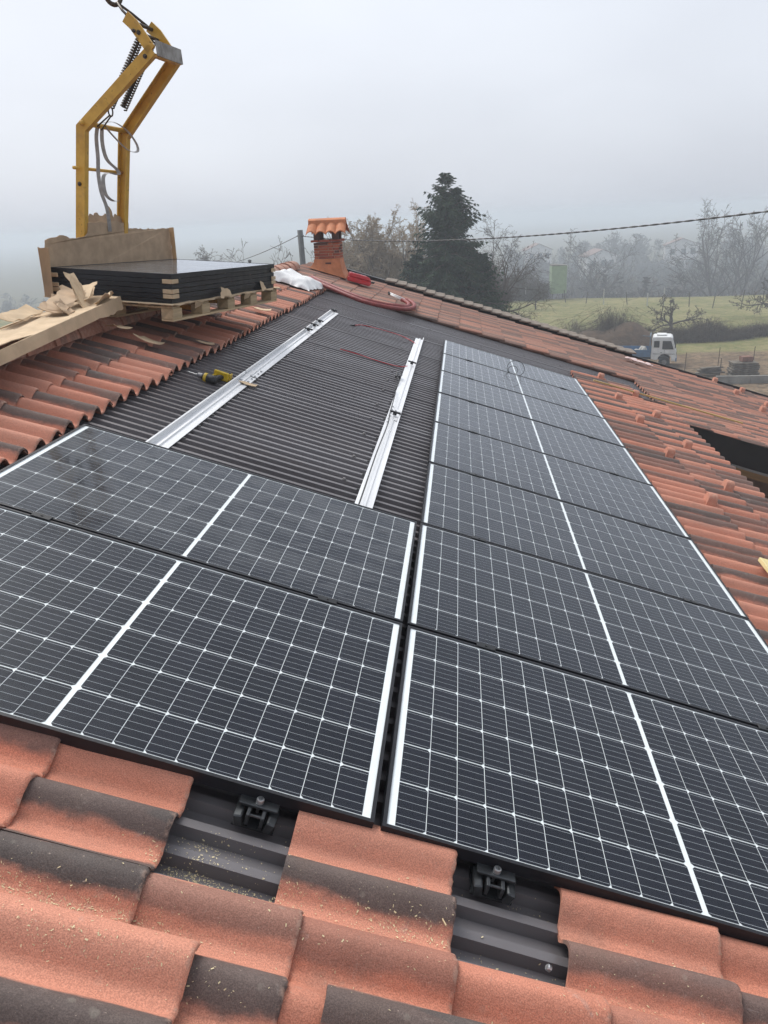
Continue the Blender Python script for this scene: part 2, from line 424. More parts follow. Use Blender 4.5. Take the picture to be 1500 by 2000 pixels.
roof = sb.build('roof_sheet', MT_SHEET, house, tuple(-house.location), ROOF_ROT)
roof['label'] = 'dark brown corrugated steel sheet under the tiles'
def plate(mb, u0, u1, v0, v1, w0, w1): mb.box(((u0+u1)/2, (v0+v1)/2, (w0+w1)/2), (u1-u0, v1-v0, w1-w0))

# underside, eaves trim and walls
t = MB(); plate(t, RIDGE + .04, 2.93, -2.3, 13.3, -.20, -.122); t.build('roof_deck', MT_BEAM, house, roof.location, ROOF_ROT)
t = MB(); plate(t, 2.94, 7.1, 7.80, 13.3, -.20, -.122); t.build('roof_deck', MT_BEAM, house, roof.location, ROOF_ROT)
t = MB(); plate(t, 2.985, 7.1, 7.70, 7.715, -.345, -.045); t.build('flashing', MT_FASCIA, house, roof.location, ROOF_ROT)
t = MB(); plate(t, 2.985, 7.1, 7.685, 7.725, -.372, -.346); t.build('drip_edge', MT_GREYSTRIP, house, roof.location, ROOF_ROT)
t = MB(); plate(t, 2.985, 7.0, 7.69, 7.80, -.45, -.373); t.build('beam', MT_BEAM, house, roof.location, ROOF_ROT)
t = MB(); plate(t, 2.995, 3.012, -2.4, 7.66, -.13, -.086); t.build('eaves_trim', MT_ALU, house, roof.location, ROOF_ROT)
t = MB(); plate(t, 3.6, 7.1, 13.42, 13.47, -.20, -.02); t.build('verge_flashing', MT_FASCIA, house, roof.location, ROOF_ROT)
for k in range(5):                                         # rafters showing under the wing
    t = MB(); plate(t, 3.2, 6.9, 8.3 + k * .95, 8.42 + k * .95, -.36, -.205); t.build('rafter', MT_BEAM, house, roof.location, ROOF_ROT)
hl = house.location
t = MB()
t.box((-2.6 - hl.x, 5.3 - hl.y, (-.9 - GZ) / 2), (9.9, 15.0, -.9 - GZ - .6))
t.prism([(-2.5 * 3.0, 0), (2.35, 0), (-2.49, 1.55)], lambda x, z, y: Vector((x, y - hl.y, z - 1.05 - GZ)), -2.1, 12.9)
t.build('wall', MT_PLASTER, house)
t = MB(); t.box((4.6 - hl.x, 12.7 - hl.y, (-2.6 - GZ) / 2), (4.2, .3, -2.6 - GZ)); t.build('wall', MT_PLASTER, house)
t = MB(); t.box((6.5 - hl.x, 7.95 - hl.y, (-2.7 - GZ) / 2), (.28, .28, -2.7 - GZ)); t.build('post', MT_BEAM, house)

# ---- tile mesh
TW, TL, ROW, CRS, TILT = .352, .42, .32, .352, math.radians(2.6)
def tile_h(s):
    t_ = ((s - .052) / .16 + .5) % 1.0 - .5
    return .053 * math.cos(math.pi * t_ / .80) ** 1.15 if abs(t_) < .40 else 0.0
def tile_mesh(name, np_, xs_, seed, thick=.013, rough=0.0, mat=None):
    r = random.Random(seed); mb = MB(); m = len(xs_)
    top = []; bot = []; tco = []
    ss = [TW * k / (np_ - 1) for k in range(np_)]
    e1 = [r.uniform(-rough, rough) - (r.uniform(.002, .006) if rough and r.random() < .10 else 0) for _ in ss]; e2 = [r.uniform(-rough, rough) for _ in ss]
    for i, x in enumerate(xs_):
        for k, s in enumerate(ss):
            h = tile_h(s); dz = 0
            if i == m - 1: dz = -.0065
            if i == m - 2: dz = -.0015
            xx = x + (e1[k] if i >= m - 2 else 0)
            lip = (.007 * max(0, 1 - s / .03) if s < .03 else 0) - (.008 * min(1, (s - .318) / .006) if s > .318 else 0) - (.004 if k == 0 else 0)
            top.append((xx, -s, thick + h + dz + lip + r.uniform(-rough, rough) * .3))
    for i, x in enumerate(xs_):
        for k, s in enumerate(ss): bot.append((x + (e2[k] if i == m - 1 else 0) - (.001 if i == m-1 else 0), -s, tile_h(s) + (.007 * max(0, 1 - s / .03)) - (.008 if s > .324 else 0)))
    n = np_; o = m * n
    vs = top + bot; fs = []
    for i in range(m - 1):
        for k in range(n - 1):
            a, b_, c, d = i*n+k, i*n+k+1, (i+1)*n+k+1, (i+1)*n+k
            fs.append((a, b_, c, d)); fs.append((o+a, o+d, o+c, o+b_))
    for k in range(n - 1):
        fs.append((k, o+k, o+k+1, k+1)); fs.append(((m-1)*n+k, (m-1)*n+k+1, o+(m-1)*n+k+1, o+(m-1)*n+k))
    for i in range(m - 1):
        fs.append((i*n, (i+1)*n, o+(i+1)*n, o+i*n)); fs.append((i*n+n-1, o+i*n+n-1, o+(i+1)*n+n-1, (i+1)*n+n-1))
    mb.add(vs, fs)
    me = mb.mesh(name, mat, True)
    try: me.set_sharp_from_angle(angle=math.radians(50))
    except Exception: pass
    a = me.attributes.new('tco', 'FLOAT_VECTOR', 'POINT')
    a.data.foreach_set('vector', [c for p in vs for c in p])
    return me
TM_HI = [tile_mesh('tile', 37, [-TL, -.3, -.2, -.1, -.03, -.012, -.004, 0], 100 + i, rough=.0016, mat=MT_TILE) for i in range(9)]
TM_LO = [tile_mesh('tile', 17, [-TL, -.012, -.004, 0], 200 + i, rough=.001, mat=MT_TILE) for i in range(3)]
TM_LONG = [tile_mesh('tile', 25, [-TL - .075, -.2, -.03, -.012, -.004, 0], 400 + i, rough=.0012, mat=MT_TILE) for i in range(3)]
TM_MASS = tile_mesh('tile', 13, [-TL, -.006, 0], 300, mat=MT_TILEM)
W_TILE = W_RIB + .006
def dd(r):                                  # how dark each of the two rolls is
    k = r.random()
    if k < .40: return (r.uniform(0, .15), r.uniform(.8, 1))
    if k < .68: return (r.uniform(.7, 1), r.uniform(0, .2))
    if k < .84: return (r.uniform(0, .2), r.uniform(0, .25))
    return (r.uniform(.6, 1), r.uniform(.6, 1))
n_tiles = 0
def tile(ue, vl, mesh, d=None, dw=0.0, yaw=0.0, roll=0.0, tilt=TILT):
    global n_tiles; n_tiles += 1
    o = bpy.data.objects.new('tile', mesh); COL.objects.link(o); o.parent = roof
    o.location = (ue, vl, W_TILE + dw); o.rotation_euler = (roll, -tilt, yaw)
    d = d or dd(rng); o['d1'], o['d2'], o['sd'] = float(d[0]), float(d[1]), rng.random(); o['old'] = .62 if vl > 10.4 and ue < 4 else .38 if vl > 7.5 and ue > 3.1 else .05 if vl < 2 else .15
    return o
jit = lambda a: rng.uniform(-a, a)
U0 = .223
# foreground courses along the front of the array (hand laid, two tiles missing)
HI = lambda: rng.choice(TM_HI)
front = [(-3, .065, (.75, .12)), (-4, .07, (.2, .8)),
         (-2, .068, (.05, .95)), (0, .05, (.0, .95)), (2, .035, (.0, .75)), (3, .03, (.1, .9)), (4, .03, (.9, .1)), (5, .03, (.2, .8))]
for k, vl, d in front: tile(U0 + CRS * k + jit(.006), vl, HI(), d, dw=(.006 if k in (0, 2) else 0), yaw=jit(.008))
for k, d in ((-5, (.5, .2)), (-4, (.1, .3)), (-3, (.1, .7)), (-2, (1., .8)), (-1, (.55, .95)), (0, (.45, .05)), (1, (.05, .2)), (2, (.3, .9)), (3, (.9, .2)), (4, (.1, .9))):
    tile(U0 + CRS * k + jit(.005), -.265, HI(), d, yaw=jit(.006))
for k, d in ((-4, (.2, .8)), (-3, (.1, .2)), (-2, (.6, .2)), (-1, (.2, .9)), (0, (.9, .2)), (1, (.3, .2)), (2, (.1, .8)), (3, (.8, .3))):
    tile(U0 + CRS * k + jit(.005), -.585, HI(), d, yaw=jit(.006))
for k in range(-4, 4): tile(U0 + CRS * k + jit(.005), -.905, TM_LO[0], None)
tile(-.325, -.424, TM_HI[1], (.0, .97), dw=.024, yaw=.004)                 # two tiles laid loose over the joint
tile(.368, -.425, TM_HI[2], (.95, .2), dw=.028, yaw=-.004)
# strip left of the array, up to the ridge
mass0 = []
j = -2
while .09 + ROW * j < 10.5:
    vl = .09 + ROW * j
    if vl > .5 or vl < -.3:
        near = vl < 3.6
        tile(-1.845 + jit(.012), vl, rng.choice(TM_HI if near else TM_LO), None, yaw=jit(.008))
        tile(-2.197 + jit(.006), vl, rng.choice(TM_HI if near else TM_LO), None, yaw=jit(.006))
        mass0.append((-2.53, vl))
    j += 1
# strip right of the array, down to the eaves
SNOW = [(7, v) for v in (4.26, 5.54, 6.82, 8.07, 9.29)] + [(8, v) for v in (3.62, 4.90, 6.21, 7.45, 8.69)]
j = -3
while .06 + ROW * j < 9.35:
    vl = .06 + ROW * j
    if vl <= 1.5:
        mass0 += [(U0 + CRS * k, vl) for k in (6, 7, 8)]
    else:
        for k in (6, 7, 8):
            if vl > 8.98 and k == 8: continue
            tile(U0 + CRS * k + jit(.006), vl, rng.choice(TM_LONG if k == 6 else TM_HI if vl < 5 else TM_LO), None, yaw=jit(.006))
    j += 1
# the far wing and the far field: single tiles for the nearest, the rest as one mass
mass = list(mass0)
for j in range(25, 42):
    vl = .06 + ROW * j
    for k in range(-7, 19):
        ue = U0 + CRS * k
        if vl < 10.5 and ue < 3.2: continue
        ln = (j <= 32 and k <= 18) or (j <= 35 and k <= 8)
        if ln and n_tiles < 298: tile(ue + jit(.006), vl, rng.choice(TM_LO), None, yaw=jit(.006), dw=jit(.003))
        else: mass.append((ue + jit(.006), vl))
for j in range(-6, 44):                       # slope on the other side of the ridge
    for k in range(0, 6): mass.append((RIDGE * 2 + 2.2 - k * CRS - .1, .06 + ROW * j, 1))
base_v = np.empty(len(TM_MASS.vertices) * 3); TM_MASS.vertices.foreach_get('co', base_v); base_v = base_v.reshape(-1, 3)
base_f = [tuple(p.vertices) for p in TM_MASS.polygons]
VV = []; FF = []; tc_ = []; a1 = []; a2 = []; a3 = []; a4 = []
for it in mass:
    q = base_v.copy()
    ct, st = math.cos(TILT), math.sin(TILT)
    x = q[:, 0] * ct; z = q[:, 2] + q[:, 0] * st
    o0 = len(VV) * 0
    if len(it) == 2:
        pts = np.stack([x + it[0], q[:, 1] + it[1], z + W_TILE + rng.uniform(-.003, .003)], 1)
    else:                                     # mirrored about the ridge
        uu = -(x) ; ridge_h = 2 * math.tan(TH)
        du = RIDGE - (it[0] + uu)             # distance down the other slope
        wx = RIDGE * CT - du * CT; wz = -RIDGE * ST - du * ST + (z + W_TILE) / CT * CT
        # back into roof-plane coordinates
        pts = np.stack([wx * CT - wz * ST, q[:, 1] + it[1], wx * ST + wz * CT], 1)
    off = sum(len(c) for c in VV)
    VV.append(pts); FF += [tuple(i + off for i in f) for f in base_f]
    d = dd(rng); s_ = rng.random(); nv = len(q)
    tc_.append(q); a1.append(np.full(nv, d[0])); a2.append(np.full(nv, d[1])); a3.append(np.full(nv, s_)); a4.append(np.full(nv, .62 if it[1] > 10.4 and it[0] < 4 else .42))
VV = np.concatenate(VV)
me = bpy.data.meshes.new('tile_field'); me.from_pydata(VV.tolist(), [], FF); me.materials.append(MT_TILEM)
me.polygons.foreach_set('use_smooth', [True] * len(FF))
at = me.attributes.new('tco', 'FLOAT_VECTOR', 'POINT'); at.data.foreach_set('vector', np.concatenate(tc_).ravel())
for nm, arr in (('d1', a1), ('d2', a2), ('sd', a3), ('old', a4)):
    at = me.attributes.new(nm, 'FLOAT', 'POINT'); at.data.foreach_set('value', np.concatenate(arr))
try: me.set_sharp_from_angle(angle=math.radians(50))
except Exception: pass
tf = mkobj('tile_field', me, roof); tf['kind'] = 'stuff'

# snow-stop humps on the right strip and the wing
def snow_mesh():
    mb = MB(); n = 10; prof = []
    for k in range(n + 1):
        a = math.pi * k / n; prof.append((-.052 * math.cos(a), .050 + .068 * math.sin(a) ** .6 if 0 < k < n else .0))
    rings = []
    for x, sc_ in ((-.036, .97), (-.031, 1), (.031, 1), (.036, .97)):
        rings.append([(x, y * sc_, z * sc_) for y, z in prof])
    vs = [p for rg in rings for p in rg]; m = n + 1; fs = []
    for i in range(3):
        for k in range(m - 1): fs.append((i*m+k, i*m+k+1, (i+1)*m+k+1, (i+1)*m+k))
    fs += [tuple(range(m)), tuple(range(3*m, 4*m))[::-1]]
    mb.add(vs, fs)
    me = mb.mesh('snow_stop', MT_TILE, True)
    try: me.set_sharp_from_angle(angle=math.radians(45))
    except Exception: pass
    a = me.attributes.new('tco', 'FLOAT_VECTOR', 'POINT'); a.data.foreach_set('vector', [c for p in vs for c in p])
    return me
SNM = snow_mesh()
for u, v in [(2.27, 4.26), (2.63, 4.90), (2.27, 5.54), (2.63, 6.21), (2.27, 6.82), (2.62, 7.45), (2.25, 8.07), (2.61, 8.69), (2.25, 9.25),
             (5.28, 12.4), (5.62, 12.95), (5.28, 11.1), (5.66, 11.8), (5.2, 13.3)]:
    jj = round((v - .06 + .052) / .16); vv = .06 - .052 + .16 * jj
    o = mkobj('snow_stop', SNM, roof, (u, vv, W_TILE + .006)); o['d1'] = .05; o['d2'] = .05; o['sd'] = rng.random(); o['old'] = .3

# ridge caps: overlapping half rounds
def cap_mesh():
    mb = MB(); n = 10; vs = []; fs = []
    for y, r in ((0, .135), (.40, .118), (.40, .103), (0, .120)):
        for k in range(n + 1):
            a = math.pi * k / n; vs.append((-r * math.cos(a), y, .95 * r * math.sin(a)))
    m = n + 1
    for i in range(4):
        j2 = (i + 1) % 4
        for k in range(n): fs.append((i*m+k, i*m+k+1, j2*m+k+1, j2*m+k))
    fs += [(0, m, 2*m, 3*m), (m-1, 4*m-1, 3*m-1, 2*m-1)]
    mb.add(vs, fs); me = mb.mesh('ridge_cap', MT_TILE, True)
    try: me.set_sharp_from_angle(angle=math.radians(45))
    except Exception: pass
    a = me.attributes.new('tco', 'FLOAT_VECTOR', 'POINT'); a.data.foreach_set('vector', [c for p in vs for c in p])
    return me
CAPM = cap_mesh()
for k in range(38):
    v = -1.0 + k * .355
    if v > 11.4: break
    o = mkobj('ridge_cap', CAPM, roof, (RIDGE - .005, v, -.045 + jit(.004)), (jit(.01), -TH, jit(.015)))
    o['d1'] = rng.choice((.1, .6)); o['d2'] = .3; o['sd'] = rng.random(); o['old'] = .5

# verge slabs stepping down the gable edge
MT_VERGE = mat_plain('weathered_verge_slab', (.25, .215, .18), .9, 0, .25, 9, .002, 40, .2, col2=(.15, .125, .105))
vm = MB(); vm.cbox((0, 0, 0), (.215, .40, .028), .004); vme = vm.mesh('verge_tile', MT_VERGE)
u = -1.14; k = 0
while u < 3.62:
    o = mkobj('verge_tile', vme, roof, (u, 13.42 + jit(.012), .035 + jit(.004)), (.05 + jit(.02), -.13 + jit(.02), jit(.05))); u += .186; k += 1
t = MB(); plate(t, -2.4, 3.6, 13.42, 13.58, -.20, .0); t.build('verge_board', MT_FASCIA, house, roof.location, ROOF_ROT)

# roofing screws on the open sheet
MT_DSCREW = mat_plain('painted_screw', (.22, .21, .21), .45, .5, .2, 40)
sm = MB(); sm.lathe([(.014, 0), (.014, .003), (.009, .004), (.009, .010), (.006, .012)], n=10); sme = sm.mesh('screw', MT_DSCREW, False)
for row in (-.455,):
    for k in range(-6, 19):
        v = 2.62 + k * .4776
        if v < 2.1 or v > 9.9: continue
        vs_ = round((v + 2.4 - .069) / .09) * .09 - 2.4 + .069
        mkobj('screw', sme, roof, (row + jit(.004), vs_, W_RIB))
for u, v in [(-.9, 9.6), (-.2, 9.5), (.3, 9.7), (.55, 9.3), (1.2, 9.6), (1.75, 9.7), (2.3, 9.9), (2.7, 9.85)]:
    vs_ = round((v + 2.4 - .069) / .09) * .09 - 2.4 + .069
    mkobj('screw', sme, roof, (u, vs_, W_RIB))

# ------------------------------------------------------------------ solar panels
PL, PW, PH, PITCH = 1.755, 1.038, .035, 1.051
CX, CY, GX, GY, MID = .0817, .1633, .0021, .0043, .016
def frame_mesh():
    mb = MB(); lip = .011; x, y = PL / 2, PW / 2
    o = [(-x, -y), (x, -y), (x, y), (-x, y)]; i_ = [(-x+lip, -y+lip), (x-lip, -y+lip), (x-lip, y-lip), (-x+lip, y-lip)]
    z1, z0 = .0, -PH
    vs = [(a, b, z1) for a, b in o] + [(a, b, z1) for a, b in i_] + [(a, b, z1 - .0016) for a, b in i_] + [(a, b, z0) for a, b in o] + [(a*.965, b*.94, z0) for a, b in o] + [(a*.965, b*.94, -.0085) for a, b in o]
    fs = []
    for k in range(4):
        j2 = (k + 1) % 4
        fs += [(k, j2, 4+j2, 4+k), (4+k, 4+j2, 8+j2, 8+k), (12+k, 12+j2, j2, k), (16+k, 16+j2, 12+j2, 12+k), (20+k, 20+j2, 16+j2, 16+k)]
    mb.add(vs, fs); return mb.mesh('frame', MT_FRAME)
FRM = frame_mesh()
t = MB(); t.box((0, 0, -.0060), (PL - .012, PW - .012, .002)); BKM = t.mesh('back_sheet', MT_BACK)
t = MB(); t.box((0, 0, -.0024), (PL - .0222, PW - .0222, .0012)); GLM = t.mesh('glass_pane', MT_GLASS)
def cell_poly(sgn):
    x, y, c = CX / 2, CY / 2, .0075
    p = [(-x, -y), (x - c, -y), (x, -y + c), (x, y - c), (x - c, y), (-x, y)]
    if sgn < 0: p = [(-a, b) for a, b in p][::-1]
    return p
def cell_mesh(sgn):
    mb = MB(); p = cell_poly(sgn)
    mb.add([(a, b, 0) for a, b in p], [tuple(range(6))])
    me = mb.mesh('cell', MT_CELL); a = me.attributes.new('cco', 'FLOAT_VECTOR', 'POINT')
    a.data.foreach_set('vector', [c for a_, b_ in p for c in (a_, b_, 0)]); return me
CELLM = {1: cell_mesh(1), -1: cell_mesh(-1)}
def cell_spots():
    out = []; wtot = 20 * CX + 18 * GX + MID; htot = 6 * CY + 5 * GY
    for i in range(20):
        x = -wtot / 2 + CX / 2 + i * (CX + GX) + ((MID - GX) if i >= 10 else 0)
        for j_ in range(6): out.append((x, -htot / 2 + CY / 2 + j_ * (CY + GY), 1 if i < 10 else -1))
    return out
CSP = cell_spots()
def grid_mesh():
    mb = MB(); cc = []
    for x, y, s in CSP:
        p = cell_poly(s); mb.add([(a + x, b + y, 0) for a, b in p], [tuple(range(6))]); cc += [c for a, b in p for c in (a, b, 0)]
    me = mb.mesh('cell_grid', MT_CELL); a = me.attributes.new('cco', 'FLOAT_VECTOR', 'POINT'); a.data.foreach_set('vector', cc); return me
GRIDM = grid_mesh()
Z_CELL = -.0042
def panel(label, loc, rot, cells, group, lift=PH, dirt=.35):
    e = thing('solar_module', label, 'solar panel', loc, rot, group)
    mkobj('frame', FRM, e, (0, 0, lift))
    if cells is not None:
        mkobj('back_sheet', BKM, e, (0, 0, lift)); gp = mkobj('glass_pane', GLM, e, (0, 0, lift)); gp['dirt'] = dirt
        if cells == 'each':
            for x, y, s in CSP:
                o = bpy.data.objects.new('cell', CELLM[s]); COL.objects.link(o); o.parent = e; o.location = (x, y, lift + Z_CELL)
        else:
            g = mkobj('cell_grid', GRIDM, e, (0, 0, lift + Z_CELL)); g['kind'] = 'stuff'
    return e
GP = 'solar panels mounted on the roof'
ordn = ['nearest', 'second', 'third', 'fourth', 'fifth', 'sixth', 'seventh', 'farthest']
PANELS = {}
for r_ in range(8):
    lab = ('%s solar panel of the long row of eight beside the red tile strip' % ordn[r_]) if r_ not in (0,) else 'nearest solar panel of the long row of eight, over the open bracket gap'
    PANELS[(1, r_)] = panel(lab, P(.01 + PL / 2 + jit(.002), r_ * PITCH + PW / 2, -PH + jit(.0015)), ROOF_ROT, 'each' if r_ < 5 else 'grid', GP, dirt=(.3, .5, .9, .7, .6, .6, .6, .6)[r_])
PANELS[(0, 0)] = panel('solar panel in front on the left, its lower edge against foreground tiles', P(-.01 - PL / 2, PW / 2, -PH), ROOF_ROT, 'each', GP)
PANELS[(0, 1)] = panel('smudged solar panel bordering the bare corrugated sheet and the two rails', P(-.01 - PL / 2, PITCH + PW / 2, -PH), ROOF_ROT, 'each', GP, dirt=2.4)

# clamps holding the panels: small bridges in the gaps, end brackets at the front edge
cm_ = MB(); cm_.cbox((0, 0, .001), (.075, .034, .005), .0015); cm_.lathe([(.005, .003), (.005, .006), (.002, .006)], n=8)
CLM = cm_.mesh('clamp', MT_BLACKALU)
for (c_, r_), e in PANELS.items():
    if (c_, r_) == (0, 1): continue
    for ul in ((.32, 1.45) if c_ == 1 else (-.31, -1.44)):
        if r_ == 7: continue
        mkobj('clamp', CLM, e, (ul - (.01 + PL/2 if c_ == 1 else -.01 - PL/2), PW/2 + (PITCH - PW)/2, PH + .0015))
MT_BRACKET = mat_plain('dark_anodised_bracket', (.075, .080, .085), .35, .6, .2, 30)
def end_bracket(e, x, y):
    mb = MB()
    mb.box((0, 0, -.040), (.092, .070, .006))
    for sx in (-1, 1):
        mb.cbox((sx * .034, -.012, -.022), (.020, .058, .032), .003, Matrix.Rotation(sx * .22, 3, 'Y'))
        mb.cbox((sx * .016, -.018, -.014), (.008, .040, .030), .001)
    mb.cbox((0, .0, .004), (.086, .030, .008), .0015)
    mb.box((0, .012, .0), (.086, .005, .024))
    mb.tube([(-.018, -.030, -.006), (.018, -.030, -.006)], .0035, 8)
    b_ = mb.build('end_bracket', MT_BRACKET, e, (x, y, -.004)); b_.scale = (1.2, 1.2, 1.1)
    bt = MB(); bt.lathe([(.0085, .0), (.0085, .010), (.0080, .011), (.0046, .011), (.0046, .004)], n=14); bt.lathe([(.0035, -.03), (.0035, .002)], n=8)
    smooth_angle(bt.build('bolt', MT_STEEL, b_, (0, -.002, .008)))
end_bracket(PANELS[(0, 0)], -.305 + .01 + PL/2, -PW/2 - .008)
end_bracket(PANELS[(1, 0)], .325 - .01 - PL/2, -PW/2 - .010)

# ------------------------------------------------------------------ mounting rails on the bare sheet
RAILP = [(-.050, 0), (.050, 0), (.050, .004), (.006, .004), (.003, .014), (-.009, .014), (-.012, .004), (-.040, .004), (-.040, .036), (-.050, .036)]
def rail(label, u0, segs, clamps, flip=1, joint=None):
    e = thing('mounting_rail', label, 'mounting rail', P(u0, segs[0][0], W_RIB + .003), ROOF_ROT, 'aluminium rails on the bare sheet')
    v0 = segs[0][0]
    for a, b_ in segs:
        mb = MB(); pr = [(x * flip, z) for x, z in RAILP]
        mb.prism(pr, lambda x, z, y: Vector((x, y, z)), a - v0, b_ - v0)
        mb.build('rail_length', MT_ALU, e)
    rb = MB(); sc_ = MB()
    v = segs[0][0] + .1; 
    while v < segs[-1][1] - .05:
        vs_ = round((v + 2.4 - .069) / .09) * .09 - 2.4 + .069
        r2 = MB(); r2.box((.056 * flip, vs_ - v0, -.004), (.022, .026, .010)); r2.build('rubber_pad', MT_RUBBER, e)
        if int(vs_ / .09) % 3 == 0:
            s2 = MB(); s2.lathe([(.0085, 0), (.0085, .004), (.006, .005), (.006, .010), (.003, .011)], n=8)
            s2.build('screw', MT_STEEL, e, (.036 * flip, vs_ - v0, .004))
        v += .27
    for cv in clamps:
        c2 = MB(); c2.cbox((0, 0, 0), (.088, .030, .012), .003); c2.box((0, 0, -.012), (.03, .03, .02))
        b_ = c2.build('end_clamp', MT_BLACKALU, e, (-.004 * flip, cv - v0, .044))
        bt = MB(); bt.lathe([(.006, 0), (.006, .008), (.003, .008)], n=8); bt.build('bolt', MT_STEEL, b_, (0, 0, .006))
    if joint:
        for k in range(6):
            s2 = MB(); s2.lathe([(.0085, 0), (.0085, .004), (.006, .010), (.003, .011)], n=8); s2.build('screw', MT_STEEL, e, (.030 * flip, joint - v0 - .27 + k * .10, .004))
        mb = MB(); mb.box((-.020 * flip, joint - v0, .009), (.035, .34, .006)); mb.build('splice_plate', MT_ALU, e)
    return e
rail('aluminium mounting rail beside the drill, nearer the ridge', -1.437, [(1.9, 4.20), (4.23, 8.47)], (6.62, 6.98, 7.32, 8.38), 1, 4.21)
rail('aluminium mounting rail nearer the long panel row, with cables along it', -.297, [(1.9, 4.33), (4.335, 6.30), (6.305, 8.36)], (4.27, 6.48), -1, 4.33)

def cable(name, label, cat, pts, r, mat, group=None, n=6, w=W_RIB + .006, sub=6):
    pts = [Vector(p) for p in pts]; out = []
    for i in range(len(pts) - 1):                      # Catmull-Rom
        p0, p1, p2, p3 = pts[max(i-1, 0)], pts[i], pts[i+1], pts[min(i+2, len(pts)-1)]
        for k in range(sub):
            t_ = k / sub
            out.append(.5 * ((2*p1) + (p2-p0)*t_ + (2*p0-5*p1+4*p2-p3)*t_**2 + (3*p1-p0-3*p2+p3)*t_**3))
    out.append(pts[-1])
    o0 = out[0].copy()
    mb = MB(); mb.tube([p - o0 for p in out], r, n)
    o = mb.build(name, mat, None, o0, (0, 0, 0), True)
    return tag(o, label, cat, group)
MT_REDCABLE = mat_plain('red_cable', (.50, .02, .03), .45, 0, .1)
MT_BLKCABLE = mat_plain('black_cable', (.012, .012, .013), .5, 0, .1)
wc = W_RIB + .008
c1 = cable('solar_cable', 'red cable arching from a black plug to the rail top', 'cable', [P(u, v, wc) for u, v in ((-1.10, 7.93), (-1.02, 8.12), (-.81, 8.20), (-.57, 8.20), (-.42, 8.08), (-.33, 7.93))], .0045, MT_REDCABLE, 'red solar cables')
pg = MB(); pg.tube([(0, 0, 0), (-.06, -.05, .004)], [.011, .008], 8); pg.build('plug', MT_BLKCABLE, c1)
cable('solar_cable', 'red cable lying straight across the ribs toward the black clamp', 'cable', [P(u, v, wc) for u, v in ((-1.03, 6.25), (-.85, 6.26), (-.66, 6.22), (-.50, 6.22), (-.39, 6.27), (-.33, 6.40))], .0045, MT_REDCABLE, 'red solar cables')
c2 = cable('connector_cable', 'thin black cable with connector running along the rail edge', 'cable', [P(-.39, 5.62, wc + .02), P(-.352, 5.5, wc + .02), P(-.365, 5.2, wc), P(-.345, 4.95, wc + .03), P(-.330, 4.2, wc + .04), P(-.318, 3.9, wc + .03), P(-.325, 3.2, wc + .03), P(-.322, 2.4, wc + .03), P(-.322, 1.95, wc + .03)], .004, MT_BLKCABLE)
pg = MB(); pg.tube([(0, 0, .0), (.0, .16, .01)], .013, 8); pg.tube([(.03, .0, .0), (.04, .12, .0)], .011, 8); pg.build('connector', MT_BLKCABLE, c2)
lp = [(.10 * math.cos(a), .02 * math.sin(a), .075 + .085 * math.sin(a)) for a in [2 * math.pi * k / 20 for k in range(21)]]
lp2 = [(-.02 + .055 * math.cos(a), .03, .045 + .045 * math.sin(a)) for a in [2 * math.pi * k / 16 for k in range(17)]]
mb = MB(); mb.tube(lp, .003, 6); mb.tube(lp2, .003, 6)
tag(mb.build('cable_loop', MT_BLKCABLE, None, P(.86, 7 * PITCH - .006, -.01), ROOF_ROT, True), 'black cable looped upright in the gap between two far panels', 'cable')

# ------------------------------------------------------------------ pallet with stacked panels (own frame: near top corner of the stack, long side along the ridge)
SQ = Matrix(((0.20332290625, -0.97633268989, 0.07371753142), (0.97888654123, 0.20431388239, 0.00608085906), (-0.02099845653, 0.07092472142, 0.99726062226)))
SN = Vector((-1.85, 4.052, 1.146)); SE = SQ.to_euler()
def S(a, b, c): return SN + SQ @ Vector((a, b, c))
names = ['topmost', 'second from top', 'third from top', 'fourth from top', 'fifth from top', 'bottom']
for k in range(6):
    e_ = panel('%s black framed solar panel in the stack on the pallet' % names[k], S(PL / 2 + jit(.006) * (k > 0), PW / 2 + jit(.005) * (k > 0), -(k + 1) * .0349), SE, 'grid' if k == 0 else None, 'solar panels stacked on the pallet')
    if k: e_.scale = (1 - .002 * (k % 2), 1 - .003 * (k % 3), .90)
# cardboard corner protectors
def corner(label, a, b, k, sa, sb_):
    mb = MB(); h = .030; z = -(k + .5) * .0349; L = .085
    mb.cbox((sa * L / 2 - sa * .006, -sb_ * .006, 0), (L, .010, h), .003); mb.cbox((-sa * .006, sb_ * L / 2 - sb_ * .008, 0), (.010, L - .01, h), .003)
    o = mb.build('corner_protector', MT_CARD, None, S(a, b, z), SE); tag(o, label, 'corner protector', 'cardboard corner protectors')
for nm, a, b, sa, sb_ in (('at the pallet corner facing the camera', 0, 0, 1, 1), ('beside the standing torn cardboard', 0, PW, 1, -1), ('at the corner toward the chimney', PL, 0, -1, 1)):
    for k, w_ in ((1, 'upper'), (3, 'middle'), (4, 'lower')): corner('%s cardboard corner protector %s' % (w_, nm), a, b, k, sa, sb_)

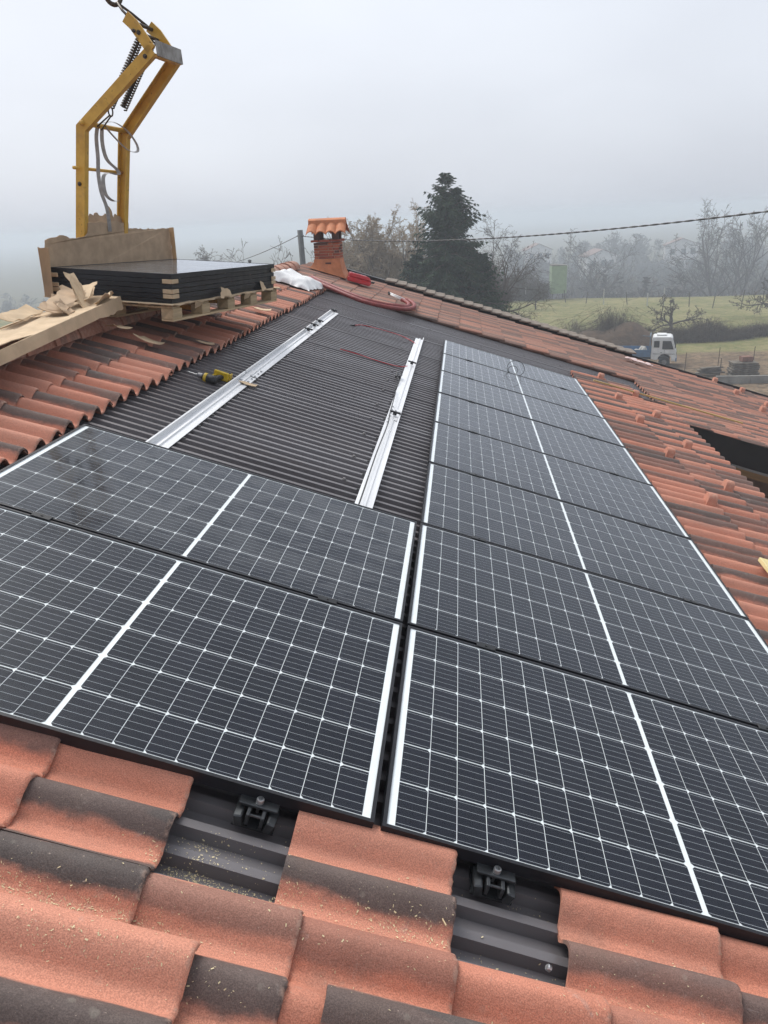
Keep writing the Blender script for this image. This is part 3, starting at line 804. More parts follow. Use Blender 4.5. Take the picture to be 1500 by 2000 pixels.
pallet = thing('pallet', 'pale wooden pallet resting on the ridge under the stacked panels', 'pallet', S(PL / 2, PW / 2, -.332), SE)
hx, hy = .90, .53
BLKM = MB(); BLKM.cbox((0, 0, 0), (.125, .10, .075), .003); BLKM = BLKM.mesh('block', MT_WOOD)
for y in (-hy + .05, 0, hy - .05):
    mb = MB(); mb.cbox((0, y, .0075), (2 * hx, .10, .015), .002); mb.build('bottom_board', MT_WOOD, pallet)
    for i in range(5): mkobj('block', BLKM, pallet, (-hx + .0635 + i * (2 * hx - .127) / 4, y, .0535))
for i in range(5):
    mb = MB(); mb.cbox((-hx + .05 + i * (2 * hx - .10) / 4, 0, .099), (.10, 2 * hy, .014), .002); mb.build('stringer_board', MT_WOOD, pallet)
for i in range(6):
    mb = MB(); mb.cbox((0, -hy + .05 + i * (2 * hy - .1) / 5, .1145), (2 * hx, .095, .015), .002); mb.build('deck_board', MT_WOOD, pallet)

# torn cardboard
def torn(poly, amp, step, r):
    out = []; n = len(poly)
    for i in range(n):
        x0, y0, rough = poly[i]; x1, y1, _ = poly[(i + 1) % n]
        out.append((x0, y0))
        if rough:
            L = math.hypot(x1 - x0, y1 - y0); m = max(1, int(L / step))
            for k in range(1, m):
                t_ = k / m; out.append((x0 + (x1 - x0) * t_ + r.uniform(-amp, amp), y0 + (y1 - y0) * t_ + r.uniform(-amp, amp)))
    return out
r5 = random.Random(5)
cs = thing('torn_cardboard', 'upright torn brown cardboard standing behind the stacked panels', 'cardboard', S(.87, 1.065, -.215), SE)
poly = [(-.05, .0, 0), (1.78, .0, 0), (1.75, .49, 1), (1.69, .485, 1), (1.10, .485, 0), (1.105, .535, 1), (.86, .545, 1), (.53, .53, 1), (.515, .455, 1), (.475, .43, 1), (.36, .415, 1), (.29, .415, 1), (.21, .44, 1), (.12, .425, 1), (.012, .405, 1), (.0, .345, 1), (-.07, .36, 0)]
pp = torn(poly, .006, .03, r5)
mb = MB(); mb.prism([(x - .87, z) for x, z in pp], lambda x, z, y: Vector((x, y + .012 * math.sin(x * 3), z)), 0, .005); mb.build('sheet', MT_CARD2, cs)
mb = MB(); mb.prism([(0, 0), (.10, .0), (.115, .36), (.005, .352)], lambda x, z, y: Vector((-.925 - .0 - x * .25, -x, z)), 0, .005)
mb.v = [(v_[0] - .02 * v_[2] + .0, v_[1], v_[2]) for v_ in mb.v]; mb.build('side_flap', MT_CARD, cs)
mb = MB(); mb.prism(torn([(0, .0, 0), (.045, 0, 0), (.05, .50, 1), (.0, .495, 1)], .004, .04, r5), lambda x, z, y: Vector((.905 - .1 * z, -x - .004, z)), 0, .005); mb.build('side_flap', MT_CARD, cs)
pp = torn([(.56, .52, 0), (1.06, .52, 0), (1.05, .575, 1), (.98, .605, 1), (.95, .57, 1), (.925, .66, 1), (.885, .668, 1), (.86, .60, 1), (.78, .585, 1), (.72, .61, 1), (.68, .585, 1), (.64, .60, 1)], .008, .02, r5)
mb = MB(); mb.prism([(x - .87, z) for x, z in pp], lambda x, z, y: Vector((x, y + .03 + .25 * max(0, z - .53), z)), 0, .004); mb.build('torn_strip', MT_CARD2, cs)
# cardboard wrapped under the stack, ragged edges
mb = MB(); pp = torn([(-.94, -.56, 1), (.95, -.56, 1), (.95, .55, 0), (-.94, .55, 0)], .016, .035, r5)
mb.prism(pp, lambda x, y, z: Vector((x, y, z + .004 * math.sin(x * 17) + .004 * math.sin(x*41+1))), 0, .004)
o = mb.build('cardboard_liner', MT_CARD, None, S(PL / 2, PW / 2, -.2135), SE); tag(o, 'ragged cardboard liner between pallet deck and stacked panels', 'cardboard')
for i, (a, b, rz) in enumerate(((.25, -.02, .3), (.62, -.035, -.4), (1.05, -.03, .2), (1.38, -.03, .6))):
    pp = torn([(0, 0, 1), (.16, .01, 1), (.13, .07, 1), (.05, .09, 1)], .012, .03, r5)
    mb = MB(); mb.prism(pp, lambda x, y, z: Vector((x, -.02 + y * .35, z + y * (.9 if i % 2 else -.6))), 0, .003)
    o = mb.build('cardboard_shred', MT_CARD, None, S(a, b, -.212), (SE.x, SE.y, SE.z + rz * .3))
    tag(o, ['torn cardboard shred hanging near the pallet corner block', 'torn cardboard shred poking up midway along the pallet edge', 'torn cardboard shred hanging between middle pallet blocks', 'torn cardboard shred poking up by the far pallet blocks'][i], 'cardboard', 'cardboard shreds on the pallet edge')

# long flattened carton lying on the ridge in front of the stack
ct = thing('flattened_carton', 'long flattened carton lying on the ridge beside the pallet', 'carton')
ct_dir = .257
ct.matrix_world = Matrix.Translation(S(-.08, .42, -.262)) @ (SQ @ Matrix.Rotation(ct_dir, 3, 'Z') @ Matrix.Rotation(-.06, 3, 'Y')).to_4x4()
def sheet_piece(poly, fn, mat, name, loc=(0, 0, 0), rot=(0, 0, 0), amp=.007, step=.04, th=.005):
    mb = MB(); mb.prism(torn(poly, amp, step, r5), fn, 0, th); return mb.build(name, mat, ct, loc, rot)
wv = lambda x: .012 * math.sin(x * 2.2) + .006 * math.sin(x * 7 + 1)
sheet_piece([(-3.2, -.02, 1), (-.35, -.02, 1), (-.02, -.03, 1), (.03, .20, 1), (-.12, .30, 1), (-.45, .375, 1), (-3.2, .38, 0)], lambda x, y, z: Vector((x, y, z +   .085 + wv(x) - .05 * (y / .38) ** 2)), MT_CARD, 'top_face')
sheet_piece([(-3.2, .02, 0), (-.5, .025, 1), (.0, .0, 1), (.015, .085, 0), (-3.2, .085, 0)], lambda x, z, y: Vector((x, y - .03 - .22 * (.085 - z), z + wv(x))), MT_CARD, 'side_face')
sheet_piece([(-.03, .0, 1), (.22, .01, 1), (.23, .085, 0), (-.02, .085, 0)], lambda y, z, x: Vector((x + .012 + .25 * (.085 - z), y, z)), MT_CARD2, 'end_flap')
for x, y, z, L, w_, rot, mt in ((-.30, .14, .150, .34, .085, (.25, -.85, .9), MT_CARD), (-.45, .20, .105, .55, .16, (.22, -.08, .12), MT_CARD2), (-.14, .17, .120, .36, .14, (-.20, -.22, .2), MT_CARD), (-.62, .12, .105, .20, .11, (.75, .1, .2), MT_CARD2),
                               (-.85, .30, .085, .45, .12, (.30, .03, .05), MT_CARD), (-.20, .0, .10, .26, .11, (-.7, .1, .2), MT_CARD)):
    sheet_piece([(-L/2, -w_/2, 1), (L/2, -w_/2, 1), (L/2, w_/2, 1), (-L/2, w_/2, 1)], lambda a, b, c: Vector((a, b, c + 2.2 * b * b + .25 * a * a + .01 * math.sin(a * 30))), mt, 'folded_flap', (x, y, z), rot, .010, .035, .004)
# scraps on the tiles
for i, (u, v, w_, sz, rz, lab) in enumerate((
        (-1.98, 6.62, .0, .19, .3, 'flat pale cardboard scrap on tiles below the far pallet end'),
        (-2.10, 6.85, .02, .16, 1.2, 'curled cardboard scrap under the far pallet end'),
        (-2.20, 4.02, .0, .20, .2, 'cardboard scrap on dark tiles below the pallet corner'),
        (-2.40, 3.90, .05, .22, 1.4, 'torn brown cardboard strip hanging beside the ridge'),
        (-1.93, 4.55, -.02, .15, .5, 'small brown cardboard scrap at the tile edge'),
        (-1.40, 3.97, -.085, .13, .2, 'small cardboard scrap lying behind the drill'))):
    pp = torn([(0, 0, 1), (sz, -.01, 1), (sz * 1.1, sz * .5, 1), (sz * .3, sz * .6, 1)], .008, .03, r5)
    mb = MB(); mb.prism(pp, lambda x, y, z: Vector((x - sz / 2, y - sz * .3, z + 1.6 * (x - sz / 2) ** 2 + 1.2 * y * y)), 0, .004)
    o = mb.build('cardboard_scrap', MT_CARD, None, P(u, v, w_ + .004), (jit(.15), TH + jit(.15), rz)); tag(o, lab, 'cardboard', 'cardboard scraps on the roof')

# ------------------------------------------------------------------ crane fork standing behind the pallet
def mat_fork():
    m, n, l, b = new_mat('worn_yellow_paint'); co = objco(n)
    c = mixc(n, l, ramp(n, l, noise(n, l, co, 4, 5, .6), .35, .65), (.50, .275, .026), (.66, .39, .055))
    rust = ramp(n, l, noise(n, l, co, 16, 6, .7, .5), .60, .70)
    c = mixc(n, l, math_node(n, l, 'MULTIPLY', rust, .75), c, (.075, .045, .025))
    c = mixc(n, l, math_node(n, l, 'MULTIPLY', ramp(n, l, noise(n, l, co, 5, 5, .65), .55, .72), .35), c, (.20, .12, .05))
    l.new(c, b.inputs['Base Color']); l.new(ramp(n, l, rust, 0, 1, .42, .85), b.inputs['Roughness'])
    bump(n, l, noise(n, l, co, 70, 4), .5, .001, b); return m
MT_FORK = mat_fork()
MT_DARKSTEEL = mat_plain('dark_oily_steel', (.055, .05, .045), .5, .7, .3, 30, col2=(.10, .07, .045))
MT_GREYPLATE = mat_plain('grey_weathered_plate', (.34, .33, .31), .55, .5, .25, 14, col2=(.17, .15, .13))
MT_STRAP = mat_plain('grey_strap', (.42, .41, .40), .6, 0, .15, 30)
fk = thing('crane_fork', 'yellow steel crane fork with springs standing behind the pallet', 'crane fork', S(.75, 1.12, -.30), SE)
fb = Vector((.75, 1.12, -.30))
def sh(e1, z, right):                       # the right-hand side plate leans in toward the head
    if not right: return .49
    t_ = max(0, min(1, (z - 1.0) / .5)); return 1.03 + (.79 - 1.03) * t_
def member(pts, w_, th, right, name):       # channel through (e2,z) points: web outside, two flanges turned inward
    n = len(pts); L = []; Rr = []; Li = []; Ri = []; tk_ = .008
    for i in range(n):
        p = Vector(pts[i]); d0 = (p - Vector(pts[i-1])).normalized() if i else None; d1 = (Vector(pts[i+1]) - p).normalized() if i < n-1 else None
        if d0 is None: nn = Vector((-d1.y, d1.x)); k = 1
        elif d1 is None: nn = Vector((-d0.y, d0.x)); k = 1
        else:
            n0 = Vector((-d0.y, d0.x)); n1 = Vector((-d1.y, d1.x)); nn = (n0 + n1).normalized(); k = 1 / max(.5, nn.dot(n0))
        L.append(p + nn * w_ / 2 * k); Rr.append(p - nn * w_ / 2 * k); Li.append(p + nn * (w_ / 2 - tk_) * k); Ri.append(p - nn * (w_ / 2 - tk_) * k)
    mb = MB()
    def strip(A, B, e0, e1):
        vs = []; fs = []
        for i in range(n):
            for q in (A[i], B[i]):
                e = sh(0, q.y, right); vs += [Vector((e + e0, q.x, q.y)) - fb, Vector((e + e1, q.x, q.y)) - fb]
        for i in range(n - 1):
            a = i * 4; b_ = a + 4
            fs += [(a, b_, b_+2, a+2), (a+1, a+3, b_+3, b_+1), (a, a+1, b_+1, b_), (a+2, b_+2, b_+3, a+3)]
        fs += [(0, 2, 3, 1), (n*4-4, n*4-3, n*4-1, n*4-2)]
        mb.add(vs, fs)
    if th < .03: strip(L, Rr, 0, th)
    else:
        w0, w1 = ((th - tk_, th) if right else (0, tk_)); f0, f1 = ((0, th - tk_) if right else (tk_, th))
        strip(L, Rr, w0, w1); strip(L, Li, f0, f1); strip(Ri, Rr, f0, f1)
    return mb.build(name, MT_FORK, fk)
for rt in (False, True):
    member([(1.13, -.29), (1.115, .20), (1.010, .995), (.345, 1.505)], .080, .050, rt, 'side_frame')
    member([(.352, 1.500), (.480, 1.660), (.545, 1.712)], .078, .016, rt, 'top_arm')
for e2_, z_, e1_ in ((1.065, .60, .49), (.40, 1.46, .49), (.44, 1.61, .49)):
    mb = MB(); mb.lathe([(.017, 0), (.017, .008), (.009, .010), (.009, .016)], (0, 0, 0), 6, Matrix.Rotation(-math.pi / 2, 3, 'Y')); mb.build('bolt', MT_DARKSTEEL, fk, Vector((e1_, e2_, z_)) - fb)
for e1 in (.50, 1.04):                      # tines into the pallet
    mb = MB(); mb.cbox((0, 0, 0), (.06, 1.02, .035), .004); mb.build('tine', MT_FORK, fk, Vector((e1 + .02, .62, -.286)) - fb)
mb = MB(); mb.box((0, 0, 0), (.34, .010, .10)); o = mb.build('head_plate', MT_GREYPLATE, fk, Vector((.662, .306, 1.512)) - fb, (-.12, 0, 0))
mb = MB(); mb.box((0, 0, 0), (.33, .06, .008)); o = mb.build('head_plate', MT_FORK, fk, Vector((.66, .335, 1.462)) - fb, (.0, 0, 0))
def bar(a, b_, r_, name, mat=None, n=10):
    a, b_ = Vector(a) - fb, Vector(b_) - fb
    mb = MB(); mb.tube([a, b_], r_, n); return mb.build(name, mat or MT_FORK, fk, smooth=True)
bar((.47, .985, 1.03), (1.10, .985, 1.03), .019, 'cross_bar'); bar((.44, 1.07, .715), (1.08, 1.07, .715), .013, 'cross_bar')
bar((.47, .475, 1.62), (.86, .475, 1.62), .012, 'cross_bar', MT_DARKSTEEL); bar((.52, .52, 1.69), (.80, .52, 1.69), .013, 'cross_bar', MT_DARKSTEEL)
def spring(a, b_, R_, turns, name='spring'):
    a, b_ = Vector(a) - fb, Vector(b_) - fb; d = b_ - a; z = d.normalized(); x = z.orthogonal().normalized(); y = z.cross(x); pts = []
    m = turns * 8
    for k in range(m + 1):
        t_ = k / m; an = 2 * math.pi * turns * t_
        pts.append(a + d * t_ + (x * math.cos(an) + y * math.sin(an)) * R_)
    mb = MB(); mb.tube(pts, .0068, 4); mb.tube([a + d * .02, b_ - d * .02], R_ * .35, 8)
    return mb.build(name, MT_DARKSTEEL, fk, smooth=True)
spring((.60, .50, 1.60), (.64, .83, 1.16), .027, 27); spring((.70, .46, 1.60), (.76, .80, 1.16), .027, 27)
lk = MB(); lk.tube([Vector((.64, .835, 1.155)) - fb + Vector((.028 * math.cos(a), 0, -.03 + .034 * math.sin(a))) for a in [2*math.pi*k/14 for k in range(14)]], .006, 6, close=True)
lk.tube([Vector((.64, .845, 1.10)) - fb, Vector((.63, .96, 1.02)) - fb], .006, 6); lk.tube([Vector((.66, .845, 1.10)) - fb, Vector((.68, .96, 1.0)) - fb], .006, 6)
lk.build('spring_link', MT_DARKSTEEL, fk, smooth=True)
# suspension loop and crane ring
mb = MB(); mb.tube([Vector(p) - fb for p in ((.545, .515, 1.69), (.58, .62, 1.77), (.64, .70, 1.835), (.70, .62, 1.775), (.76, .515, 1.69))], .010, 8); mb.build('suspension_loop', MT_DARKSTEEL, fk, smooth=True)
rp = S(.645, .735, 1.90); mb = MB()
mb.tube([(.056 * math.cos(a), .018 * math.cos(a), .075 * math.sin(a)) for a in [2*math.pi*k/28 for k in range(28)]], .0165, 10, close=True)
tag(mb.build('crane_ring', MT_DARKSTEEL, None, rp, (0, 0, .35), True), 'dark steel ring holding the yellow crane fork from above', 'ring')
# grey straps hung over the cross bar
def strap(label, pts, wdir, width=.030):
    pv = [S(*p) for p in pts]; out = []
    for i in range(len(pv) - 1):
        p0, p1, p2, p3 = pv[max(i-1,0)], pv[i], pv[i+1], pv[min(i+2, len(pv)-1)]
        for k in range(6):
            t_ = k / 6; out.append(.5*((2*p1)+(p2-p0)*t_+(2*p0-5*p1+4*p2-p3)*t_**2+(3*p1-p0-3*p2+p3)*t_**3))
    out.append(pv[-1]); o0 = out[0].copy(); mb = MB(); wd = SQ @ Vector(wdir)
    mb.ribbon([p - o0 for p in out], wd, width, .003)
    return smooth_angle(tag(mb.build('lifting_strap', MT_STRAP, None, o0), label, 'strap', 'grey straps on the crane fork'))
strap('grey strap looped widely over the upper fork bar', [(.72, .99, 1.055), (.80, .93, 1.07), (.90, .88, 1.02), (.96, .84, .93), (.95, .83, .87), (.88, .87, .875), (.80, .93, .96), (.74, .975, 1.04)], (.3, 1, .2))
strap('long grey strap hanging from the fork bar down to the cardboard', [(.70, 1.0, 1.05), (.69, 1.02, .95), (.70, 1.03, .80), (.70, 1.04, .68), (.71, 1.035, .55), (.76, 1.03, .42), (.80, 1.05, .25)], (.8, -.6, 0))
strap('grey strap draped between the two fork bars', [(.75, 1.0, 1.05), (.76, 1.02, .92), (.80, 1.02, .80), (.88, .99, .73), (.89, .985, .69), (.82, 1.03, .70), (.76, 1.04, .66), (.77, 1.04, .54), (.83, 1.02, .49), (.88, 1.0, .49)], (.6, -.8, .1))

# ------------------------------------------------------------------ chimney at the far end of the ridge
MT_BRICKR = [mat_plain('brick_%d' % i, c, .85, 0, .16, 18, .0012, 60, .25) for i, c in enumerate(((.36, .105, .06), (.42, .14, .08), (.30, .085, .055), (.13, .065, .055)))]
MT_CLAY = mat_plain('bright_clay', (.54, .205, .095), .75, 0, .12, 9, .0008, 60, .3)
MT_MORTAR = mat_plain('pale_mortar', (.42, .30, .22), .95, 0, .12, 30)
MT_SOOT = mat_plain('sooty_clay', (.10, .055, .045), .9, 0, .2, 12)
CX0, CY0 = -2.035, 12.215; CW2 = .215          # shaft centre and half width
ch = thing('chimney', 'red brick chimney with scalloped clay tile cap on the ridge', 'chimney', (CX0, CY0, .55))
cz = .55
t = MB(); t.box((0, 0, .87 - cz + .13), (2 * CW2 - .012, 2 * CW2 - .012, .27)); t.build('mortar_core', MT_MORTAR, ch)
bh = .262 / 6; r9 = random.Random(9)
for row in range(6):
    z = .877 + row * bh - cz
    for side in range(4):
        edges = [-CW2, -.06 + (.09 if row % 2 else -.08), .13 + (-.03 if row % 2 else .0), CW2] if side % 2 == 0 else [-CW2 + .004, (.05 if row % 2 else -.07), CW2 - .004]
        for a, b_ in zip(edges[:-1], edges[1:]):
            L = b_ - a - .010; c_ = (a + b_) / 2
            ctr = {0: (c_, -CW2 + .012, z + bh / 2), 1: (CW2 - .012, c_, z + bh / 2), 2: (c_, CW2 - .012, z + bh / 2), 3: (-CW2 + .012, c_, z + bh / 2)}[side]
            dm = (L, .030, bh - .009) if side % 2 == 0 else (.030, L - .03, bh - .009)
            q = MB(); q.cbox((0, 0, 0), dm, .003); q.build('brick', MT_BRICKR[r9.choice((0, 0, 1, 1, 2, 3, 3))], ch, ctr)
# flared skirt down to the roof slope
sk = MB(); n = 8; rings = []
for k in range(7):
    t_ = k / 6; fl = CW2 + .006 + .085 * t_ ** 1.9
    ring = []
    for sx, sy in ((-1, -1), (1, -1), (1, 1), (-1, 1)):
        zt = .877 - cz; x = sx * fl
        zb = -(CX0 + x) * math.tan(TH) - .012 - cz
        ring.append((x, sy * fl, zt + (zb - zt) * t_))
    rings.append(ring)
sk.add([p for rg in rings for p in rg], [(i*4+k, i*4+(k+1)%4, (i+1)*4+(k+1)%4, (i+1)*4+k) for i in range(6) for k in range(4)])
sk.build('skirt', MT_CLAY, ch, smooth=False)
q = MB(); q.cbox((0, 0, 0), (.10, .006, .035), .002); q.build('brick', MT_BRICKR[3], ch, (.02, -CW2 - .018, .80 - cz), (.18, 0, 0))
for a, b_ in ((-.255, -.12), (-.115, .075), (.08, .255)):
    q = MB(); q.cbox(((a + b_) / 2, -.13, 1.163 - cz), (b_ - a - .005, .25, .034), .004); q.build('crown_brick', MT_BRICKR[2], ch)
    q = MB(); q.cbox(((a + b_) / 2, .13, 1.163 - cz), (b_ - a - .005, .25, .034), .004); q.build('crown_brick', MT_BRICKR[2], ch)
for sx in (-1, 1):
    for sy in (-1, 1):
        q = MB(); q.cbox((sx * .155, sy * .16, 1.18 - cz + .07), (.11, .08, .14), .005); q.build('cap_pier', MT_SOOT, ch)
# cap: two slopes of four barrel tiles and a ridge piece
def cap_side(sy):
    mb = MB(); nb = 48; vs = []; fs = []; W = .335
    for i, t_ in enumerate((0, 1)):
        for th_ in (0, -.016):
            for k in range(nb + 1):
                x = -W + 2 * W * k / nb
                h = .050 * abs(math.sin(math.pi * 4 * k / nb)) ** .75
                yy = .035 + .26 * t_; zz = .185 - .175 * t_
                vs.append((x * (1 if t_ else .96), sy * yy, zz + h * (.75 + .35 * t_) + th_))
    m = nb + 1
    for k in range(nb):
        fs += [(k, k+1, 2*m+k+1, 2*m+k), (m+k+1, m+k, 3*m+k, 3*m+k+1), (2*m+k, 2*m+k+1, 3*m+k+1, 3*m+k), (k+1, k, m+k, m+k+1)]
    fs += [(0, 2*m, 3*m, m), (nb, m+nb, 3*m+nb, 2*m+nb)]
    mb.add(vs, fs); return smooth_angle(mb.build('cap_tile_slope', MT_CLAY, ch, (.012, 0, 1.262 - cz)), 50)
cap_side(-1); cap_side(1)
mb = MB(); mb.prism([(-.105, -.06), (-.085, .03), (-.03, .062), (.03, .062), (.085, .03), (.105, -.06), (.09, -.06), (.0, .03), (-.09, -.06)], lambda y, z, x: Vector((x, y, z)), -.315, .315)
smooth_angle(mb.build('cap_ridge', MT_CLAY, ch, (.012, 0, 1.46 - cz)), 45)

# ------------------------------------------------------------------ things left on the far tiles
MT_HOSE = mat_plain('dark_red_conduit', (.26, .045, .04), .5, 0, .15, 20)
MT_REDBOX = mat_plain('red_plastic', (.50, .018, .028), .4, 0, .12, 6, coat=.1)
MT_FILM = mat_plain('white_film', (.78, .78, .77), .35, 0, .08, 9, .004, 14)
def corr(name, label, pts, r0, group):
    pv = [P(*p) for p in pts]; out = []
    for i in range(len(pv) - 1):
        p0, p1, p2, p3 = pv[max(i-1,0)], pv[i], pv[i+1], pv[min(i+2, len(pv)-1)]
        m = max(4, int((p2 - p1).length / .012))
        for k in range(m):
            t_ = k / m; out.append(.5*((2*p1)+(p2-p0)*t_+(2*p0-5*p1+4*p2-p3)*t_**2+(3*p1-p0-3*p2+p3)*t_**3))
    out.append(pv[-1]); o0 = out[0].copy(); mb = MB()
    mb.tube([p - o0 for p in out], [r0 * (1.0 if k % 2 else .90) for k in range(len(out))], 10)
    return tag(mb.build(name, MT_HOSE, None, o0, (0,0,0), True), label, 'conduit', group)
h1 = corr('conduit_hose', 'dark red corrugated conduit, outer run of the loop on the far tiles', [(-2.15, 10.25, .03), (-1.95, 9.98, .03), (-1.30, 9.55, .02), (-.95, 9.52, .03), (-.70, 9.75, .035), (-.56, 10.2, .03), (-.53, 10.65, .03), (-.60, 11.0, .03), (-.70, 11.1, .03)], .032, 'red conduit hoses')
h2 = corr('conduit_hose', 'dark red corrugated conduit, inner run with pale bare ends', [(-2.13, 10.42, .03), (-1.90, 10.14, .035), (-1.30, 9.72, .03), (-.96, 9.72, .035), (-.76, 9.95, .04), (-.64, 10.25, .03), (-.62, 10.6, .03), (-.68, 10.85, .03), (-.76, 10.92, .03)], .030, 'red conduit hoses')
for hh, a, b_ in ((h1, (-.70, 11.1, .03), (-.98, 11.18, .05)), (h2, (-.76, 10.92, .03), (-.96, 11.0, .05))):
    mb = MB(); mb.tube([P(*a) - hh.location, P(*b_) - hh.location], .013, 8); e_ = mb.build('bare_end', MT_FILM, hh, smooth=True)
    mb = MB(); mb.tube([P(*b_) - hh.location, P(b_[0] - .03, b_[1] + .005, b_[2] + .003) - hh.location], .016, 8); mb.build('end_cap', MT_BLKCABLE, hh, smooth=True)
# red case
rc = thing('tool_case', 'red plastic tool case lying on the tiles beside the chimney', 'tool case', P(-1.56, 11.72, .0), (0, TH, .20))
mb = MB(); mb.prism([(-.20, .0), (.17, .0), (.20, .05), (.185, .075), (-.20, .075)], lambda x, z, y: Vector((x, y, z)), -.14, .14); o = mb.build('lower_shell', MT_REDBOX, rc)
o.modifiers.new('bevel', 'BEVEL').width = .012
mb = MB(); mb.prism([(-.20, .078), (.185, .078), (.16, .125), (.10, .14), (-.19, .14)], lambda x, z, y: Vector((x, y * (1 - .6 * (z - .078)), z)), -.14, .14); o = mb.build('lid', MT_REDBOX, rc)
o.modifiers.new('bevel', 'BEVEL').width = .012
mb = MB(); mb.tube([(.17, -.07, .06), (.235, -.065, .07), (.25, 0, .075), (.235, .065, .07), (.17, .07, .06)], .016, 8); mb.build('handle', MT_BLKCABLE, rc, smooth=True)
mb = MB(); mb.box((0, 0, 0), (.09, .05, .002)); mb.build('sticker', MT_FILM, rc, (.05, -.03, .1415))
# white plastic bag over the conduit ends
bg = MB(); n = 16; vs = []; fs = []
rb = random.Random(3)
for i in range(n + 1):
    for k in range(n + 1):
        a, b_ = i / n, k / n
        x = -.33 + .62 * a; y = -.36 + .78 * b_
        edge = min(a, 1 - a, b_, 1 - b_)
        z = .16 * min(1, edge * 5) ** .6 * (1 - .45 * a) + .022 * math.sin(7 * a + 9 * b_) * math.sin(11 * b_ - 3 * a) + rb.uniform(-.008, .008)
        if edge == 0: x += rb.uniform(-.03, .03); y += rb.uniform(-.04, .04); z = rb.uniform(0, .02)
        vs.append((x + .10 * (b_ - .5), y, z))
for i in range(n):
    for k in range(n): fs.append((i*(n+1)+k, (i+1)*(n+1)+k, (i+1)*(n+1)+k+1, i*(n+1)+k+1))
bg.add(vs, fs); o = bg.build('plastic_bag', MT_FILM, None, P(-2.17, 9.55, -.02), ROOF_ROT, True)
sm_ = o.modifiers.new('solid', 'SOLIDIFY'); sm_.thickness = .003; o.modifiers.new('sub', 'SUBSURF').levels = 1
tag(o, 'crumpled white plastic bag on the ridge side tiles before the chimney', 'plastic bag')
# pale plastic offcut on the wing tiles
bg = MB(); vs = []; fs = []; n = 10
for i in range(n + 1):
    for k in range(5):
        x = -.24 + .48 * i / n; y = -.09 + .18 * k / 4 + .05 * math.sin(5 * i / n)
        vs.append((x, y * (1 - .6 * abs(i / n - .5)), .02 + .03 * math.sin(i * 1.3) * math.sin(k * 1.7) + rb.uniform(0, .012)))
for i in range(n):
    for k in range(4): fs.append((i*5+k, (i+1)*5+k, (i+1)*5+k+1, i*5+k+1))
bg.add(vs, fs); o = bg.build('plastic_offcut', mat_plain('pale_pink_film', (.72, .56, .53), .5, 0, .08, 9), None, P(3.46, 12.28, .0), ROOF_ROT, True)
o.modifiers.new('solid', 'SOLIDIFY').thickness = .004; tag(o, 'pale crumpled film lying on tiles in front of the truck', 'plastic sheet')
# yellow lath across the tiles, offcut of timber at the edge
mb = MB(); L = math.hypot(2.08, .15); mb.cbox((0, 0, 0), (L, .034, .018), .002)
tag(mb.build('wooden_lath', MT_LATH, None, P(3.06, 8.66, .012), (0, TH, math.atan2(.15, 2.08))), 'long yellow wooden lath laid across tiles below the bare strip', 'lath')
mb = MB(); mb.cbox((0, 0, 0), (.07, .42, .026), .002)
tag(mb.build('timber_offcut', mat_plain('fresh_pine', (.72, .60, .30), .7, 0, .12, 6, stretch=(4, .4, 4)), None, P(2.222, 2.88, .008), (.05, TH, .02)), 'short pale timber offcut on the tile strip at the picture edge', 'timber')

# ------------------------------------------------------------------ cordless drill on the sheet
MT_DY = mat_plain('yellow_tool_plastic', (.62, .42, .02), .45, 0, .12, 20)
MT_DK = mat_plain('black_tool_plastic', (.020, .020, .022), .55, 0, .2, 20)
MT_DG = mat_plain('worn_grey_metal', (.25, .25, .26), .4, .6, .2, 20)
dr = thing('cordless_drill', 'yellow and black cordless drill lying on its side by the rail', 'drill', P(-1.645, 3.74, W_RIB), (0, TH, -.12))
dr.scale = (.88, .88, .88)
AX = Matrix.Rotation(math.pi / 2, 3, 'Y')
mb = MB(); mb.lathe([(.018, -.005), (.026, .0), (.034, .03), (.036, .09), (.034, .115), (.026, .125)], (-.03, 0, .038), 16, AX); smooth_angle(mb.build('motor_housing', MT_DK, dr))
mb = MB(); mb.lathe([(.0362, .0), (.0370, .004), (.0370, .020), (.0362, .024)], (-.012, 0, .038), 16, AX); smooth_angle(mb.build('yellow_collar', MT_DY, dr))
mb = MB(); mb.lathe([(.012, -.045), (.021, -.038), (.025, -.006), (.025, .0)], (-.03, 0, .038), 16, AX); smooth_angle(mb.build('chuck', MT_DG, dr))
mb = MB(); mb.lathe([(.004, -.13), (.0045, -.05), (.007, -.045), (.007, -.03)], (-.03, 0, .038), 8, AX); smooth_angle(mb.build('bit', MT_STEEL, dr))
mb = MB(); mb.cbox((.055, .10, .030), (.042, .15, .036), .010, Matrix.Rotation(-.20, 3, 'Z')); mb.build('handle', MT_DK, dr)
mb = MB(); mb.cbox((.012, .095, .030), (.014, .13, .030), .005, Matrix.Rotation(-.12, 3, 'Z')); mb.build('hand_guard', MT_DY, dr)
mb = MB(); mb.cbox((.060, .205, .036), (.125, .055, .070), .008); mb.build('battery', MT_DK, dr)
mb = MB(); mb.cbox((.060, .170, .037), (.130, .022, .074), .006); mb.build('battery_mount', MT_DY, dr)
mb = MB(); mb.cbox((.128, .205, .036), (.012, .050, .060), .003); mb.build('battery_clip', MT_DY, dr)

